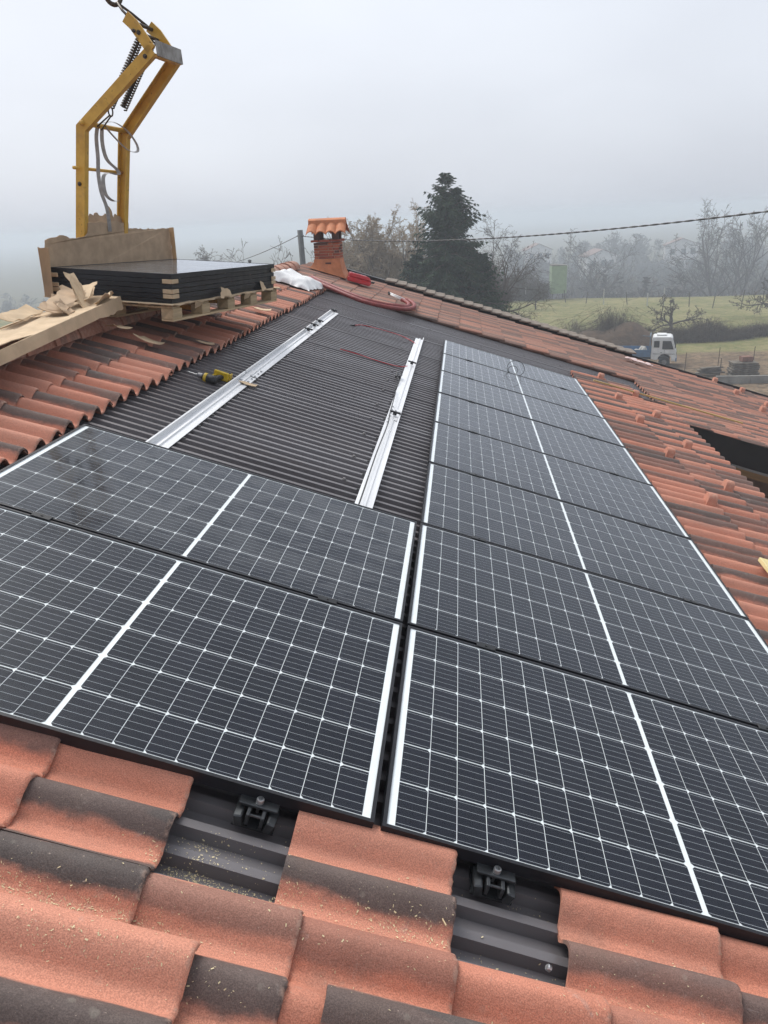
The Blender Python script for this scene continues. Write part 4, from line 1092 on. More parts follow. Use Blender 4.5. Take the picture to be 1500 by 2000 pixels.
# ------------------------------------------------------------------ trees
def mat_bark(name, c1, c2): return mat_plain(name, c1, .95, 0, .2, 3, col2=c2, spec=.1)
MT_BARK = mat_bark('grey_bark', (.155, .13, .105), (.085, .07, .058))
MT_TWIG = mat_bark('willow_twig', (.42, .34, .24), (.29, .235, .17))
MT_TWIG2 = mat_bark('dark_twig', (.11, .092, .078), (.065, .055, .048))
def mat_needles():
    m, n, l, b = new_mat('spruce_needles'); geo = n.new('ShaderNodeNewGeometry')
    c = mixc(n, l, noise(n, l, geo.outputs['Position'], .9, 4), (.016, .036, .019), (.042, .074, .040))
    c = mixc(n, l, math_node(n, l, 'MULTIPLY', geo.outputs['Random Per Island'], .55), c, (.060, .082, .046))
    l.new(c, b.inputs['Base Color']); b.inputs['Roughness'].default_value = .8; b.inputs['Specular IOR Level'].default_value = .2
    return m
MT_NEEDLE = mat_needles()
def rvec(r, s=1.0): return Vector((r.gauss(0, s), r.gauss(0, s), r.gauss(0, s)))
def grow(mb, tw, r, start, d, length, rad, level, P_):
    """one limb and its side limbs; fine twigs go to tw"""
    segs = P_['segs'][level]; p = start.copy(); pts = [p.copy()]; rr = [rad]; d = d.normalized(); dirs = [d.copy()]
    for i in range(segs):
        d = (d + rvec(r, P_['wob'][level]) + Vector((0, 0, P_['up'][level]))).normalized()
        p = p + d * length / segs; pts.append(p.copy()); dirs.append(d.copy()); rr.append(rad * (1 - .80 * (i + 1) / segs))
    last = level == len(P_['kids'])
    (tw if level >= P_['twig'] else mb).tube(pts, [max(x, P_['rmin']) for x in rr], P_['sides'][level], caps=False)
    if last: return
    n = P_['kids'][level]
    n = max(1, int(n * r.uniform(.75, 1.25)))
    for k in range(n):
        t_ = P_['from'][level] + (1 - P_['from'][level]) * (k + r.random()) / n
        i = min(segs - 1, int(t_ * segs)); f = t_ * segs - i
        q = pts[i].lerp(pts[i + 1], f); ax = dirs[i]
        side = ax.cross(rvec(r)).normalized()
        an = math.radians(r.gauss(P_['ang'][level], 9))
        nd = ax * math.cos(an) + side * math.sin(an)
        ln = length * P_['len'][level] * r.uniform(.6, 1.15) * (1.15 - .5 * t_)
        grow(mb, tw, r, q, nd, ln, max(P_['rmin'], rad * (1 - .75 * t_) * P_['rk'][level]), level + 1, P_)
BARE = dict(segs=[6, 5, 4, 3, 2], wob=[.05, .12, .16, .2, .2], up=[.02, .05, .04, .03, .02], kids=[9, 7, 6, 4], twig=2, sides=[7, 5, 4, 3, 3],
            ang=[48, 46, 45, 45], len=[.52, .55, .52, .5], rk=[.75, .65, .6, .7], rmin=.006)
BARE['from'] = [.25, .2, .15, .2]
def bare_tree(name, label, cat, x, y, h, rad, seed, P_, barkm, twigm, group=None, z=None, lean=(0, 0), stems=1, norm=True, fill=None):
    r = random.Random(seed); e = thing(name, label, cat, (x, y, (ground_z(x, y) if z is None else z) - .05), (0, 0, 0), group)
    mb = MB(); tw = MB()
    for s in range(stems):
        d = Vector((lean[0] + (r.gauss(0, .16) if stems > 1 else 0), lean[1] + (r.gauss(0, .16) if stems > 1 else 0), 1))
        grow(mb, tw, r, Vector((r.gauss(0, .12) * (stems > 1), r.gauss(0, .12) * (stems > 1), 0)), d, h * (r.uniform(.85, 1) if stems > 1 else 1), rad, 0, P_)
    if fill:
        for i in range(fill[0]):
            a, b_ = r.uniform(0, 6.283), r.uniform(-.55, 1); q = r.uniform(.45, 1) ** .6; sr = math.sqrt(max(0, 1 - b_ * b_))
            p = Vector((math.cos(a) * sr * q * fill[1], math.sin(a) * sr * q * fill[1], fill[2] + b_ * q * (h - fill[2]) * .98))
            d = Vector((math.cos(a) * .5 * sr, math.sin(a) * .5 * sr, .9)) + rvec(r, .3); L = r.uniform(.7, 1.5); m1 = p + d * L * .6
            tw.tube([p - d * L * .5, m1, m1 + Vector((d.x * .5, d.y * .5, -fill[3])) * L * .7 + rvec(r, .12)], [.014, .011, .008], 3, caps=False)
    def hgt(): return max(v_[2] for v_ in mb.v + tw.v)
    k = h / hgt() if norm else 1.0
    mb.v = [(a * k, b_ * k, c * k) for a, b_, c in mb.v]; tw.v = [(a * k, b_ * k, c * k) for a, b_, c in tw.v]
    mb.build('trunk', barkm, e, smooth=True); tw.build('crown', twigm, e)
    return e
def variant(**kw): d = dict(BARE); d.update(kw); return d
# willow-like tree: many upright stems, hanging hair-thin twigs
WIL = variant(kids=[11, 9, 9, 5], wob=[.06, .14, .22, .25, .3], up=[.04, .09, .02, -.10, -.25], ang=[32, 38, 48, 50], len=[.48, .46, .42, .55], rmin=.017)
bare_tree('willow_tree', 'bare tree with pale tan hanging twigs between chimney and spruce', 'tree', -5.3, 58, 3.0 - GZ, .26, 11, WIL, MT_BARK, MT_TWIG, stems=12, fill=(4200, 2.9, 7.2, .7))
SPREAD = variant(kids=[9, 8, 6, 4], wob=[.07, .16, .2, .25, .25], up=[.03, .04, .03, .02, .0], ang=[46, 48, 48, 45], len=[.55, .52, .5, .5], rmin=.009)
bare_tree('bare_tree', 'bare grey branching tree just beyond the dark spruce', 'tree', 1.7, 55, 2.0 - GZ, .22, 22, SPREAD, MT_BARK, MT_TWIG2, stems=3, fill=(1300, 2.9, 6.2, -.1))
bare_tree('bare_tree', 'small bare tree behind the leaning pole and chimney', 'tree', -10.0, 48, .9 - GZ, .16, 33, variant(kids=[8, 6, 4, 3], rmin=.012), MT_TWIG2, MT_TWIG2, stems=2)
bare_tree('bare_tree', 'round bare tree in mist above the stacked panels', 'tree', -36, 110, 9.6, .3, 44, variant(kids=[10, 9, 6, 4], rmin=.022), MT_TWIG2, MT_TWIG2, z=GZ - .1, stems=2)
bare_tree('bare_tree', 'tall bare tree in mist crossed by the black power cable', 'tree', 50.5, 156, 3.0 - (ground_z(50.5, 156)), .5, 55, variant(kids=[9, 8, 6, 4], rmin=.03, up=[.03, .08, .06, .04, .02], ang=[40, 42, 42, 42]), MT_TWIG2, MT_TWIG2, stems=4)
bare_tree('bare_tree', 'broad bare tree in mist beneath the cable beside hazy houses', 'tree', 26.5, 172, -1.6 - (ground_z(26.5, 172)), .5, 66, variant(kids=[9, 8, 6, 4], rmin=.03, ang=[52, 52, 48, 45]), MT_TWIG2, MT_TWIG2, stems=2)
bare_tree('small_tree', 'small dark tree standing on the meadow near the green silo', 'tree', 9.6, 100, 4.6, .11, 77, variant(kids=[10, 8, 6, 4], rmin=.012, up=[.0, -.03, -.06, -.06, 0], ang=[58, 52, 45, 45], len=[.62, .5, .5, .5]), MT_TWIG2, MT_TWIG2)
FRUIT = variant(kids=[8, 7, 6, 3], wob=[.1, .24, .28, .3, .3], up=[0, -.01, .06, .06, .05], ang=[64, 52, 55, 50], len=[2.9, .45, .5, .5], segs=[3, 7, 4, 3, 2], rmin=.024)
FRUIT['from'] = [.6, .25, .2, .2]
def fruit_tree(label, x, y, seed, k):
    r = random.Random(seed); e = thing('fruit_tree', label, 'tree', (x, y, ground_z(x, y) - .05)); mb = MB(); tw = MB()
    mb.tube([(0, 0, 0), (.05 * k, 0, .5 * k), (0, 0, .95 * k)], [.19 * k, .15 * k, .16 * k], 7)
    for dx, dy, dz, L in ((-1, .2, .50, 3.0), (-.75, -.3, .85, 2.5), (-.15, .4, 1, 2.2), (.45, -.2, 1, 2.3), (.9, .1, .6, 2.6), (1, .3, .28, 3.2), (-1, -.2, .22, 2.4)):
        grow(mb, tw, r, Vector((0, 0, .9 * k)), Vector((dx, dy, dz)), L * k, .10 * k, 1, FRUIT)
    mb.build('trunk', MT_TWIG2, e, smooth=True); tw.build('crown', MT_TWIG2, e)
fruit_tree('low spreading bare fruit tree with crooked limbs above the truck', 20.5, 77, 88, 1.05)
fruit_tree('bare fruit tree at the picture edge over the dark brambles', 33.4, 86, 99, 1.25)

# spruce: trunk and drooping boughs of needle sprays, with two lower companions grown into it
def spruce(name, label, x, y, h, rad, seed, boughs, z0=.0, tops=1):
    r = random.Random(seed); e = thing(name, label, 'tree', (x, y, GZ - .05))
    tk = MB(); nd = MB()
    leaders = [(0, 0, h)] + [(r.uniform(-.7, .7), r.uniform(-.5, .5), h * r.uniform(.86, .95)) for _ in range(tops - 1)]
    for lx, ly, lh in leaders: tk.tube([(0, 0, 0), (lx * .4, ly * .4, lh * .5), (lx, ly, lh)], [h * .016, h * .010, .02], 7)
    for i in range(boughs):
        f = z0 + (1 - z0) * (1 - (1 - (i + r.random()) / boughs) ** 1.0)
        lx, ly, lh = leaders[0] if f < .7 else r.choice(leaders)
        zc = lh * f; prof = (1 - f) ** .72 * (1 + .10 * math.sin(i * 2.4)) * r.uniform(.66, 1.10)
        L = max(.22, rad * prof); a = r.uniform(0, 2 * math.pi)
        d = Vector((math.cos(a), math.sin(a), 0)); base = Vector((lx * f, ly * f, zc)); sd = Vector((-d.y, d.x, 0))
        droop = .50 * (1 - f) + .05; m = max(4, int(L * 4.5)); prev = base
        for k in range(1, m + 1):
            t_ = k / m; p = base + d * L * t_ + Vector((0, 0, -droop * L * t_ * t_ + .10 * L * t_ ** 3 + (.55 * L * t_ if f > .80 else 0)))
            if k == m: tk.tube([base, base.lerp(p, .5) + Vector((0, 0, .06 * L)), p], [.03 * L + .01, .02, .006], 3, caps=False)
            wd = .16 + .30 * (1 - t_) * min(1, L / 2)
            for q in range(10):
                s_ = r.choice((-1, 1)); ln = wd * r.uniform(.8, 1.6)
                tip = p + (sd * s_ * r.uniform(.35, 1) + d * r.uniform(.1, .8)).normalized() * ln + Vector((0, 0, -r.uniform(.15, .95) * ln * (1.0 if f < .9 else .2)))
                wv = (tip - p).cross(rvec(r)).normalized() * r.uniform(.020, .048)
                mid = p.lerp(tip, .45)
                nd.add([p - wv * .4, mid - wv, tip, mid + wv], [(0, 1, 2, 3)])
            prev = p
    tk.build('trunk', MT_BARK, e); nd.build('crown', MT_NEEDLE, e); return e
spruce('spruce_tree', 'tall dark green spruce rising above the far roof edge', -.62, 45, 13.75, 5.3, 5, 1250, .05, 3)
spruce('spruce_tree', 'lower dark spruce on the chimney side of the tall one', -2.3, 44.3, 9.6, 3.7, 6, 480, .1)
spruce('spruce_tree', 'lower dark spruce on the meadow side of the tall one', 1.35, 44.0, 9.5, 3.6, 8, 480, .1)
spruce('small_conifer', 'small dark conifer at the meadow corner by the roof edge', 4.0, 47, 4.55, .75, 9, 90, .05)

# brambles, hedge, woods
def bush(name, label, x, y, lx, ly, h, n, seed, mat, group=None, kind=None, rr=.012):
    r = random.Random(seed); mb = MB()
    for i in range(n):
        a = r.uniform(0, 2 * math.pi); q = math.sqrt(r.random()); bx, by = lx * q * math.cos(a), ly * q * math.sin(a)
        top = h * (1 - .7 * q * q) * r.uniform(.45, 1.1) * (1 + .25 * math.sin(bx * 1.7 + seed))
        d = Vector((r.gauss(0, .55), r.gauss(0, .55), 1)); p0 = Vector((bx, by, 0)); p1 = p0 + Vector((d.x * top * .4, d.y * top * .4, top)); p2 = p1 + Vector((d.x * top * .7 + r.gauss(0, .2), d.y * top * .7, -top * r.uniform(.0, .55)))
        mb.tube([p0, p0.lerp(p1, .55) + rvec(r, .06), p1, p2], [rr * 1.4, rr * 1.2, rr, rr * .6], 3, caps=False)
        for k in range(3):
            b0 = p1.lerp(p0, r.random() * .6); mb.tube([b0, b0 + rvec(r, .28), b0 + rvec(r, .45)], [rr * .7, rr * .6, rr * .4], 3, caps=False)
    o = mb.build(name, mat, None, (x, y, ground_z(x, y) - .05)); return tag(o, label, 'bush', group, kind)
MT_BRAMBLE = mat_bark('bramble', (.105, .085, .062), (.060, .050, .040))
MT_BRAMBLE2 = mat_bark('bramble_pale', (.20, .165, .12), (.12, .10, .075))
bush('bramble_bush', 'wide tangle of dark brambles under the fruit tree', 22.3, 72.5, 4.4, 1.5, 1.55, 1500, 1, MT_BRAMBLE)
bush('bramble_bush', 'dark bramble hedge running to the picture edge', 31.0, 73.5, 5.2, 1.5, 1.25, 1200, 2, MT_BRAMBLE)
bush('bramble_bush', 'tangled shrub growing on top of the earth mound', 14.4, 70.0, 2.8, 1.5, 3.1, 1300, 3, MT_BRAMBLE)
bush('bramble_bush', 'wispy pale shrub on the spruce side of the mound', 11.2, 70.5, 1.8, 1.0, 2.9, 420, 4, MT_BRAMBLE2)
bush('bramble_bush', 'low thicket behind the small meadow tree', 7.5, 112, 5.0, 2.2, 4.2, 900, 6, MT_BRAMBLE, rr=.022)
# earth mound
em = MB(); n1, n2 = 30, 14; r = random.Random(4); vs = []; fs = []
for i in range(n1 + 1):
    for k in range(n2 + 1):
        x = -4.6 + 9.2 * i / n1; y = -2.6 + 5.2 * k / n2
        g = max(0, 1 - (x / 4.6) ** 2 - (y / 2.6) ** 2)
        vs.append((x, y, 2.0 * g ** .8 * (1 + .2 * math.sin(x * 1.3)) + .16 * r.random() * (g > 0) - .06))
for i in range(n1):
    for k in range(n2): fs.append((i*(n2+1)+k, (i+1)*(n2+1)+k, (i+1)*(n2+1)+k+1, i*(n2+1)+k+1))
em.add(vs, fs); MT_SOIL = mat_plain('dark_soil', (.115, .080, .055), .95, 0, .25, 2.2, .05, 6, .1, col2=(.075, .055, .04))
tag(em.build('earth_mound', MT_SOIL, None, (14.0, 69.0, GZ), (0, 0, -.2), True), 'heap of brown soil behind the white truck', 'mound')
# distant woods as one mass
def woods():
    r = random.Random(17); protos = []
    for s in range(5):
        mb = MB(); P_ = variant(kids=[8, 6, 5], segs=[5, 4, 3, 2], rmin=.075, twig=9, sides=[5, 4, 3, 3], ang=[42 + 3 * s, 45, 45], len=[.5, .5, .5])
        grow(mb, mb, random.Random(300 + s), Vector((0, 0, 0)), Vector((0, 0, 1)), 8, .2, 0, P_)
        z = max(v_[2] for v_ in mb.v); protos.append((np.array(mb.v) / z, mb.f))
    VV = []; FF = []; off = 0
    spots = []
    def clump(x, y): return .75 + .45 * math.sin(x * .045 + 1.3) * math.sin(y * .05) + .25 * math.sin(x * .13 + y * .02)
    for i in range(520):
        y = r.uniform(150, 335); x = y * r.uniform(.06, .50); spots.append((x, y, max(5, r.uniform(7.5, 13) * clump(x, y))))
    for i in range(230):
        y = r.uniform(160, 320); x = -y * r.uniform(.28, 1.0); spots.append((x, y, max(5, r.uniform(8, 12) * clump(x, y))))
    for i in range(40):
        y = r.uniform(170, 320); x = y * r.uniform(-.28, .06); spots.append((x, y, r.uniform(6, 9)))
    for x, y, h in spots:
        v_, f_ = r.choice(protos); a = r.uniform(0, 6.28); c, s = math.cos(a), math.sin(a); k = h * r.uniform(.9, 1.25)
        q = np.stack([(v_[:, 0] * c - v_[:, 1] * s) * k + x, (v_[:, 0] * s + v_[:, 1] * c) * k + y, v_[:, 2] * h + ground_z(x, y)], 1)
        VV.append(q); FF += [tuple(i + off for i in f) for f in f_]; off += len(q)
    mb = MB()
    for x, y, h in spots:                      # fine twig masses filling the crowns
        ever = r.random() < .14; zz = ground_z(x, y); m_ = 140 if ever else 110
        for i in range(m_):
            if ever: f = r.random(); rad = h * .24 * (1 - f); c0 = Vector((x, y, zz + h * (.08 + .92 * f)))
            else: f = r.random(); rad = h * .34 * math.sin(math.pi * (.15 + .8 * f)); c0 = Vector((x, y, zz + h * (.28 + .72 * f)))
            a = r.uniform(0, 6.28); rr_ = rad * math.sqrt(r.random()); c0 += Vector((math.cos(a) * rr_, math.sin(a) * rr_, 0))
            d = rvec(r); d.z = abs(d.z) * .9 if not ever else -abs(d.z) * .4; d.normalize(); L = r.uniform(.4, 1.2); wv_ = d.cross(rvec(r)).normalized() * (r.uniform(.08, .20) if not ever else r.uniform(.2, .45))
            mb.add([c0 - d * L, c0 + wv_, c0 + d * L, c0 - wv_], [(0, 1, 2, 3)])
    for i in range(5200):                      # undergrowth
        y = r.uniform(135, 335); x = y * r.uniform(.05, .50) if r.random() < .65 else -y * r.uniform(.28, 1.0)
        z = ground_z(x, y); h = r.uniform(2.0, 6.0); p = Vector((x, y, z)); d = Vector((r.gauss(0, .5), r.gauss(0, .5), 1))
        mb.tube([p, p + d * h * .5 + rvec(r, .2), p + d * h + rvec(r, .5)], [.20, .16, .09], 3, caps=False)
        for k in range(3):
            b0 = p + d * h * r.uniform(.3, .9); mb.tube([b0, b0 + rvec(r, 1.1) + Vector((0, 0, .5))], [.12, .07], 3, caps=False)
    VV.append(np.array(mb.v)); FF += [tuple(i + off for i in f) for f in mb.f]
    me = bpy.data.meshes.new('woods'); me.from_pydata(np.concatenate(VV).tolist(), [], FF); me.materials.append(MT_TWIG2); me.update()
    o = mkobj('woods', me); tag(o, 'hazy bare woodland beyond the meadow', 'woods', kind='stuff')
woods()

# ------------------------------------------------------------------ meadow and yard: silo, truck, slabs, wall, posts, far houses
MT_SILO = mat_plain('pale_green_paint', (.27, .36, .22), .6, 0, .10, 1.5)
MT_WHITEP = mat_plain('white_lorry_paint', (.74, .75, .74), .4, 0, .08, 3, coat=.2)
MT_BLUEP = mat_plain('blue_dropside', (.075, .17, .30), .5, 0, .15, 3)
MT_GLZ = mat_plain('dark_window', (.03, .035, .04), .12, 0, .1, 3)
MT_CONC = mat_plain('old_concrete', (.27, .26, .235), .9, 0, .2, 1.2, .01, 8, .2)
MT_SLAB = mat_plain('stacked_slab', (.17, .15, .12), .9, 0, .25, 3, .01, 10, .2)
MT_TYRE = mat_plain('tyre_rubber', (.02, .02, .02), .85, 0, .2, 8)
si = thing('green_silo', 'tall green metal silo on short legs at the meadow edge', 'silo', (13.7, 112, ground_z(13.7, 112)), (0, 0, .12))
mb = MB(); mb.cbox((0, 0, .75 + 1.85), (2.1, 1.6, 3.7), .05); mb.build('tank', MT_SILO, si)
mb = MB(); mb.prism([(-1.08, 0), (1.08, 0), (1.08, .06), (-.4, .20), (-1.08, .22)], lambda x, z, y: Vector((x, y, z + 4.46)), -.83, .83); mb.build('lid', MT_CONC, si)
for k in range(3):
    mb = MB(); mb.box((0, -.82, 1.3 + k * 1.2), (2.14, .06, .08)); mb.build('band', MT_SILO, si)
for sx in (-1, 1):
    for sy in (-1, 1):
        mb = MB(); mb.tube([(sx * .9, sy * .65, .0), (sx * .85, sy * .62, .8)], .06, 6); mb.build('leg', MT_DARKSTEEL, si)

# truck: cab-over dropside lorry, side on, facing the picture edge
TK = (15.55, 61.2); tk = thing('dropside_truck', 'small white cab truck with blue dropside bed in the yard', 'truck', (TK[0], TK[1], ground_z(*TK)), (0, 0, math.radians(-14)))
def prism_y(poly, y0, y1, inset=None): 
    mb = MB(); mb.prism(poly, lambda x, z, y: Vector((x, y * (1 - .05 * max(0, z - 1.3)), z)), y0, y1); return mb
cabp = [(-.42, .62), (-.42, 2.18), (-.34, 2.34), (.90, 2.36), (1.06, 2.28), (1.34, 1.45), (1.40, 1.30), (1.42, .52), (1.10, .50), (1.04, .80), (.86, .98), (.58, 1.04), (.30, .98), (.12, .80), (.06, .56)]
o = prism_y(cabp, -.98, .98).build('cab', MT_WHITEP, tk); bv = o.modifiers.new('bevel', 'BEVEL'); bv.width = .05; bv.segments = 2
mb = MB(); mb.prism([(.36, 1.42), (.36, 2.05), (.98, 2.05), (1.20, 1.42)], lambda x, z, y: Vector((x, y, z)), -.992, -.955); mb.build('side_window', MT_GLZ, tk)
mb = MB(); mb.prism([(-.26, 1.55), (-.26, 2.05), (.14, 2.05), (.14, 1.55)], lambda x, z, y: Vector((x, y, z)), -.990, -.955); mb.build('side_window', MT_GLZ, tk)
mb = MB(); mb.prism([(-.85, 1.46), (.85, 1.46), (.78, 2.18), (-.78, 2.18)], lambda y, z, x: Vector((1.36 + x - .33 * (z - 1.4), y, z)), 0, .02); mb.build('windscreen', MT_GLZ, tk)
for dz in (.56, 1.20):
    mb = MB(); mb.box((.55, -.992, dz + .62), (.012, .012, .5)); mb.build('door_seam', MT_DK, tk)
mb = MB(); mb.box((.30, -1.0, 1.18), (.13, .03, .035)); mb.build('door_handle', MT_DK, tk)
mb = MB(); mb.box((1.43, 0, .62), (.10, 1.96, .24)); mb.build('bumper', MT_BLUEP, tk)
mb = MB(); mb.box((1.42, 0, 1.02), (.03, 1.5, .32)); mb.build('grille', MT_DK, tk)
mb = MB(); mb.box((.5, -.995, 1.06), (1.6, .012, .03)); mb.build('trim_strip', MT_DK, tk)
mb = MB(); mb.tube([(1.18, -1.0, 2.0), (1.30, -1.14, 1.98), (1.30, -1.14, 1.55)], .015, 5); mb.box((1.30, -1.15, 1.75), (.06, .14, .32)); mb.build('mirror', MT_DK, tk)
for sx, sy in ((.58, -1), (.58, 1), (-2.1, -1), (-2.1, 1)):
    mb = MB(); mb.lathe([(.20, -.13), (.38, -.13), (.42, -.09), (.42, .09), (.38, .13), (.20, .13)], (0, 0, 0), 22, Matrix.Rotation(math.pi/2, 3, 'X')); w_ = mb.build('wheel', MT_TYRE, tk, (sx, sy * .84, .42)); smooth_angle(w_)
    mb = MB(); mb.lathe([(.21, -.02), (.19, .01), (.07, .02), (.07, .07)], (0, sy * .12, 0), 16, Matrix.Rotation(math.pi/2 * -sy, 3, 'X')); mb.build('rim', MT_DG, w_)
mb = MB(); mb.box((-1.4, 0, .62), (3.9, .8, .16)); mb.build('chassis', MT_DK, tk)
mb = MB(); mb.box((-2.0, 0, .86), (3.0, 2.0, .10)); mb.build('bed_floor', MT_BLUEP, tk)
for y in (-1.0, 1.0):
    for a, b_ in ((-3.5, -2.0), (-1.98, -.50)):
        mb = MB(); mb.box(((a + b_) / 2, y, 1.13), (b_ - a, .04, .44)); mb.box(((a + b_) / 2, y * 1.02, 1.13), (b_ - a - .1, .03, .06)); mb.build('side_board', MT_BLUEP, tk)
    for x in (-.49, -1.99, -3.52):
        mb = MB(); mb.box((x, y * 1.01, 1.12), (.07, .07, .50)); mb.build('stake', MT_BLUEP, tk)
mb = MB(); mb.box((-3.52, 0, 1.13), (.04, 1.96, .44)); mb.build('tailboard', MT_BLUEP, tk)
mb = MB()
for y in (-.95, -.3, .3, .95): mb.tube([(-.56, y, .9), (-.56, y, 2.35)], .035, 5)
mb.tube([(-.56, -1, 2.38), (-.56, 1, 2.38)], .05, 5); mb.tube([(-.56, -1, 1.6), (-.56, 1, 1.6)], .03, 5); mb.tube([(-.56, -1, 2.38), (-1.15, -1, 2.45)], .03, 5)
mb.build('headboard_rack', mat_plain('grey_blue_rack', (.10, .15, .20), .6, 0, .15, 4), tk)
mb = MB(); mb.box((.25, .1, 2.42), (.7, 1.0, .07)); mb.build('roof_hatch', MT_WHITEP, tk)
MT_SACK = mat_plain('pale_sack', (.50, .48, .43), .9, 0, .15, 4)
for i, (x, y, s_) in enumerate(((-.95, -.45, .62), (-1.15, .25, .55), (-1.55, -.3, .40), (-3.35, -.3, .55))):
    mb = MB(); rr_ = random.Random(40 + i)
    mb.lathe([(.16, 0), (.24, s_ * .2), (.25, s_ * .55), (.15, s_ * .85), (.06, s_)], (0, 0, 0), 10); mb.v = [(a + rr_.uniform(-.03, .03), b_ + rr_.uniform(-.03, .03), c) for a, b_, c in mb.v]
    wpos = tk.matrix_basis @ Vector((x, y, .92))
    tag(mb.build('sack', MT_SACK, None, wpos, (0, 0, 0), True), ['pale sack standing right behind the truck cab', 'pale sack beside another behind the truck cab', 'small pale sack midway on the blue truck bed', 'white tub on the rear end of the truck bed'][i], 'sack', 'sacks on the truck bed')

# concrete wall, stacked slabs, iron stakes
def gbox(name, label, cat, c, d, mat, rz=0, group=None, b=.02):
    mb = MB(); mb.cbox((0, 0, d[2] / 2), d, b); return tag(mb.build(name, mat, None, (c[0], c[1], c[2] if len(c) > 2 else ground_z(c[0], c[1])), (0, 0, rz)), label, cat, group)
cw = thing('concrete_wall', 'grey weathered concrete wall at the edge of the yard', 'wall', (21.3, 53.0, GZ - .3), (0, 0, -.06))
for k in range(4):
    mb = MB(); mb.cbox((-2.5 + k * 2.22, 0, .40), (2.20, .22, .8 + .02 * k), .02); mb.build('wall_panel', MT_CONC, cw)
sx0, sy0 = 20.3, 55.6
st = random.Random(12)
labs = ['lowest', 'second', 'third', 'fourth', 'fifth', 'sixth', 'topmost']
for k in range(7):
    gbox('slab', '%s dark slab of the tall stack behind the concrete wall' % labs[k], 'slab', (sx0 + st.uniform(-.08, .08), sy0, GZ + .02 + k * .145), (1.9 - .03 * k, 1.2, .12), MT_SLAB, st.uniform(-.06, .06), 'stacked slabs')
gbox('brick_pile', 'reddish block crowning the dark slab stack', 'block', (sx0 + .1, sy0, GZ + .02 + 7 * .145), (.75, .6, .36), mat_plain('brown_block', (.22, .11, .075), .9, 0, .2, 5), .1)
for k in range(5):
    gbox('plank', '%s of the loose dark planks piled beside the slab stack' % ['bottom one', 'second', 'middle one', 'fourth', 'top one'][k], 'plank', (18.2 + st.uniform(-.2, .2), 56.2 + st.uniform(-.2, .2), GZ + .02 + k * .12), (1.7, .35, .10), MT_SLAB, st.uniform(-.3, .3), 'loose planks')
for i, (x, y, h) in enumerate(((16.9, 58.0, 1.5), (19.4, 58.4, 1.7), (21.4, 57.0, 1.9), (18.3, 54.4, 1.6))):
    mb = MB(); mb.tube([(0, 0, 0), (.02, 0, h)], .025, 5); tag(mb.build('iron_stake', MT_DARKSTEEL, None, (x, y, ground_z(x, y) - .05)), ['rusty iron stake just ahead of the truck', 'iron stake standing in the bare yard earth', 'iron stake behind the slab stack', 'iron stake next to the plank pile'][i], 'stake', 'iron stakes in the yard')
# vine and boundary posts along the meadow edge
pr_ = random.Random(21); MT_POST = mat_plain('pale_post', (.46, .45, .42), .8, 0, .1, 4)
for i in range(12):
    x = 9.5 + i * 2.35 + pr_.uniform(-.5, .5); y = 110 - i * 1.35 + pr_.uniform(-1, 1); pale = i in (0, 4, 6, 7)
    mb = MB(); mb.tube([(0, 0, 0), (pr_.uniform(-.25, .25) * (not pale), 0, pr_.uniform(1.3, 2.3))], .07 if pale else .055, 5)
    od = ['first', 'second', 'third', 'fourth', 'fifth', 'sixth', 'seventh', 'eighth', 'ninth', 'tenth', 'eleventh', 'twelfth'][i]
    tag(mb.build('field_post', MT_POST if pale else MT_TWIG2, None, (x, y, ground_z(x, y) - .05)), '%s %s post along the far meadow edge counting from the silo' % (od, 'pale' if pale else 'dark leaning'), 'post', 'posts along the meadow edge')
# houses far off in the mist
MT_HW = mat_plain('far_plaster', (.62, .60, .56), .9, 0, .08, .5); MT_HR = mat_plain('far_roof', (.22, .13, .10), .9, 0, .15, .8)
for i, (x, y, w_, d_, h_, rz, lab) in enumerate(((50, 300, 11, 9, 6, .2, 'pale gabled house in the mist beneath the power cable'), (84, 318, 12, 9, 6, -.15, 'pale gabled house in the mist beside the tall bare tree'), (30, 322, 10, 9, 5.5, .1, 'faint house in the mist above the green silo'))):
    z = ground_z(x, y) + 3.0; hs = thing('far_house', lab, 'house', (x, y, z), (0, 0, rz), 'houses in the mist')
    mb = MB(); mb.box((0, 0, h_ / 2 - 3), (w_, d_, h_ + 6)); mb.prism([(-w_/2, h_), (w_/2, h_), (0, h_ + 2.2)], lambda a, c, b_: Vector((a, b_, c)), -d_/2 + .01, d_/2 - .01); mb.build('wall', MT_HW, hs)
    for s_ in (-1, 1):
        mb = MB(); mb.prism([(0, h_ + 2.45), (s_ * (w_/2 + .5), h_ - .0), (s_ * (w_/2 + .5), h_ - .22), (0, h_ + 2.22)], lambda a, c, b_: Vector((a, b_, c)), -d_/2 - .4, d_/2 + .4); mb.build('roof', MT_HR, hs)
    for wx in (-.28, .05, .32):
        mb = MB(); mb.box((wx * w_, -d_/2 - .02, h_ * .6), (1.6, .08, 2.0)); mb.build('window', MT_GLZ, hs)

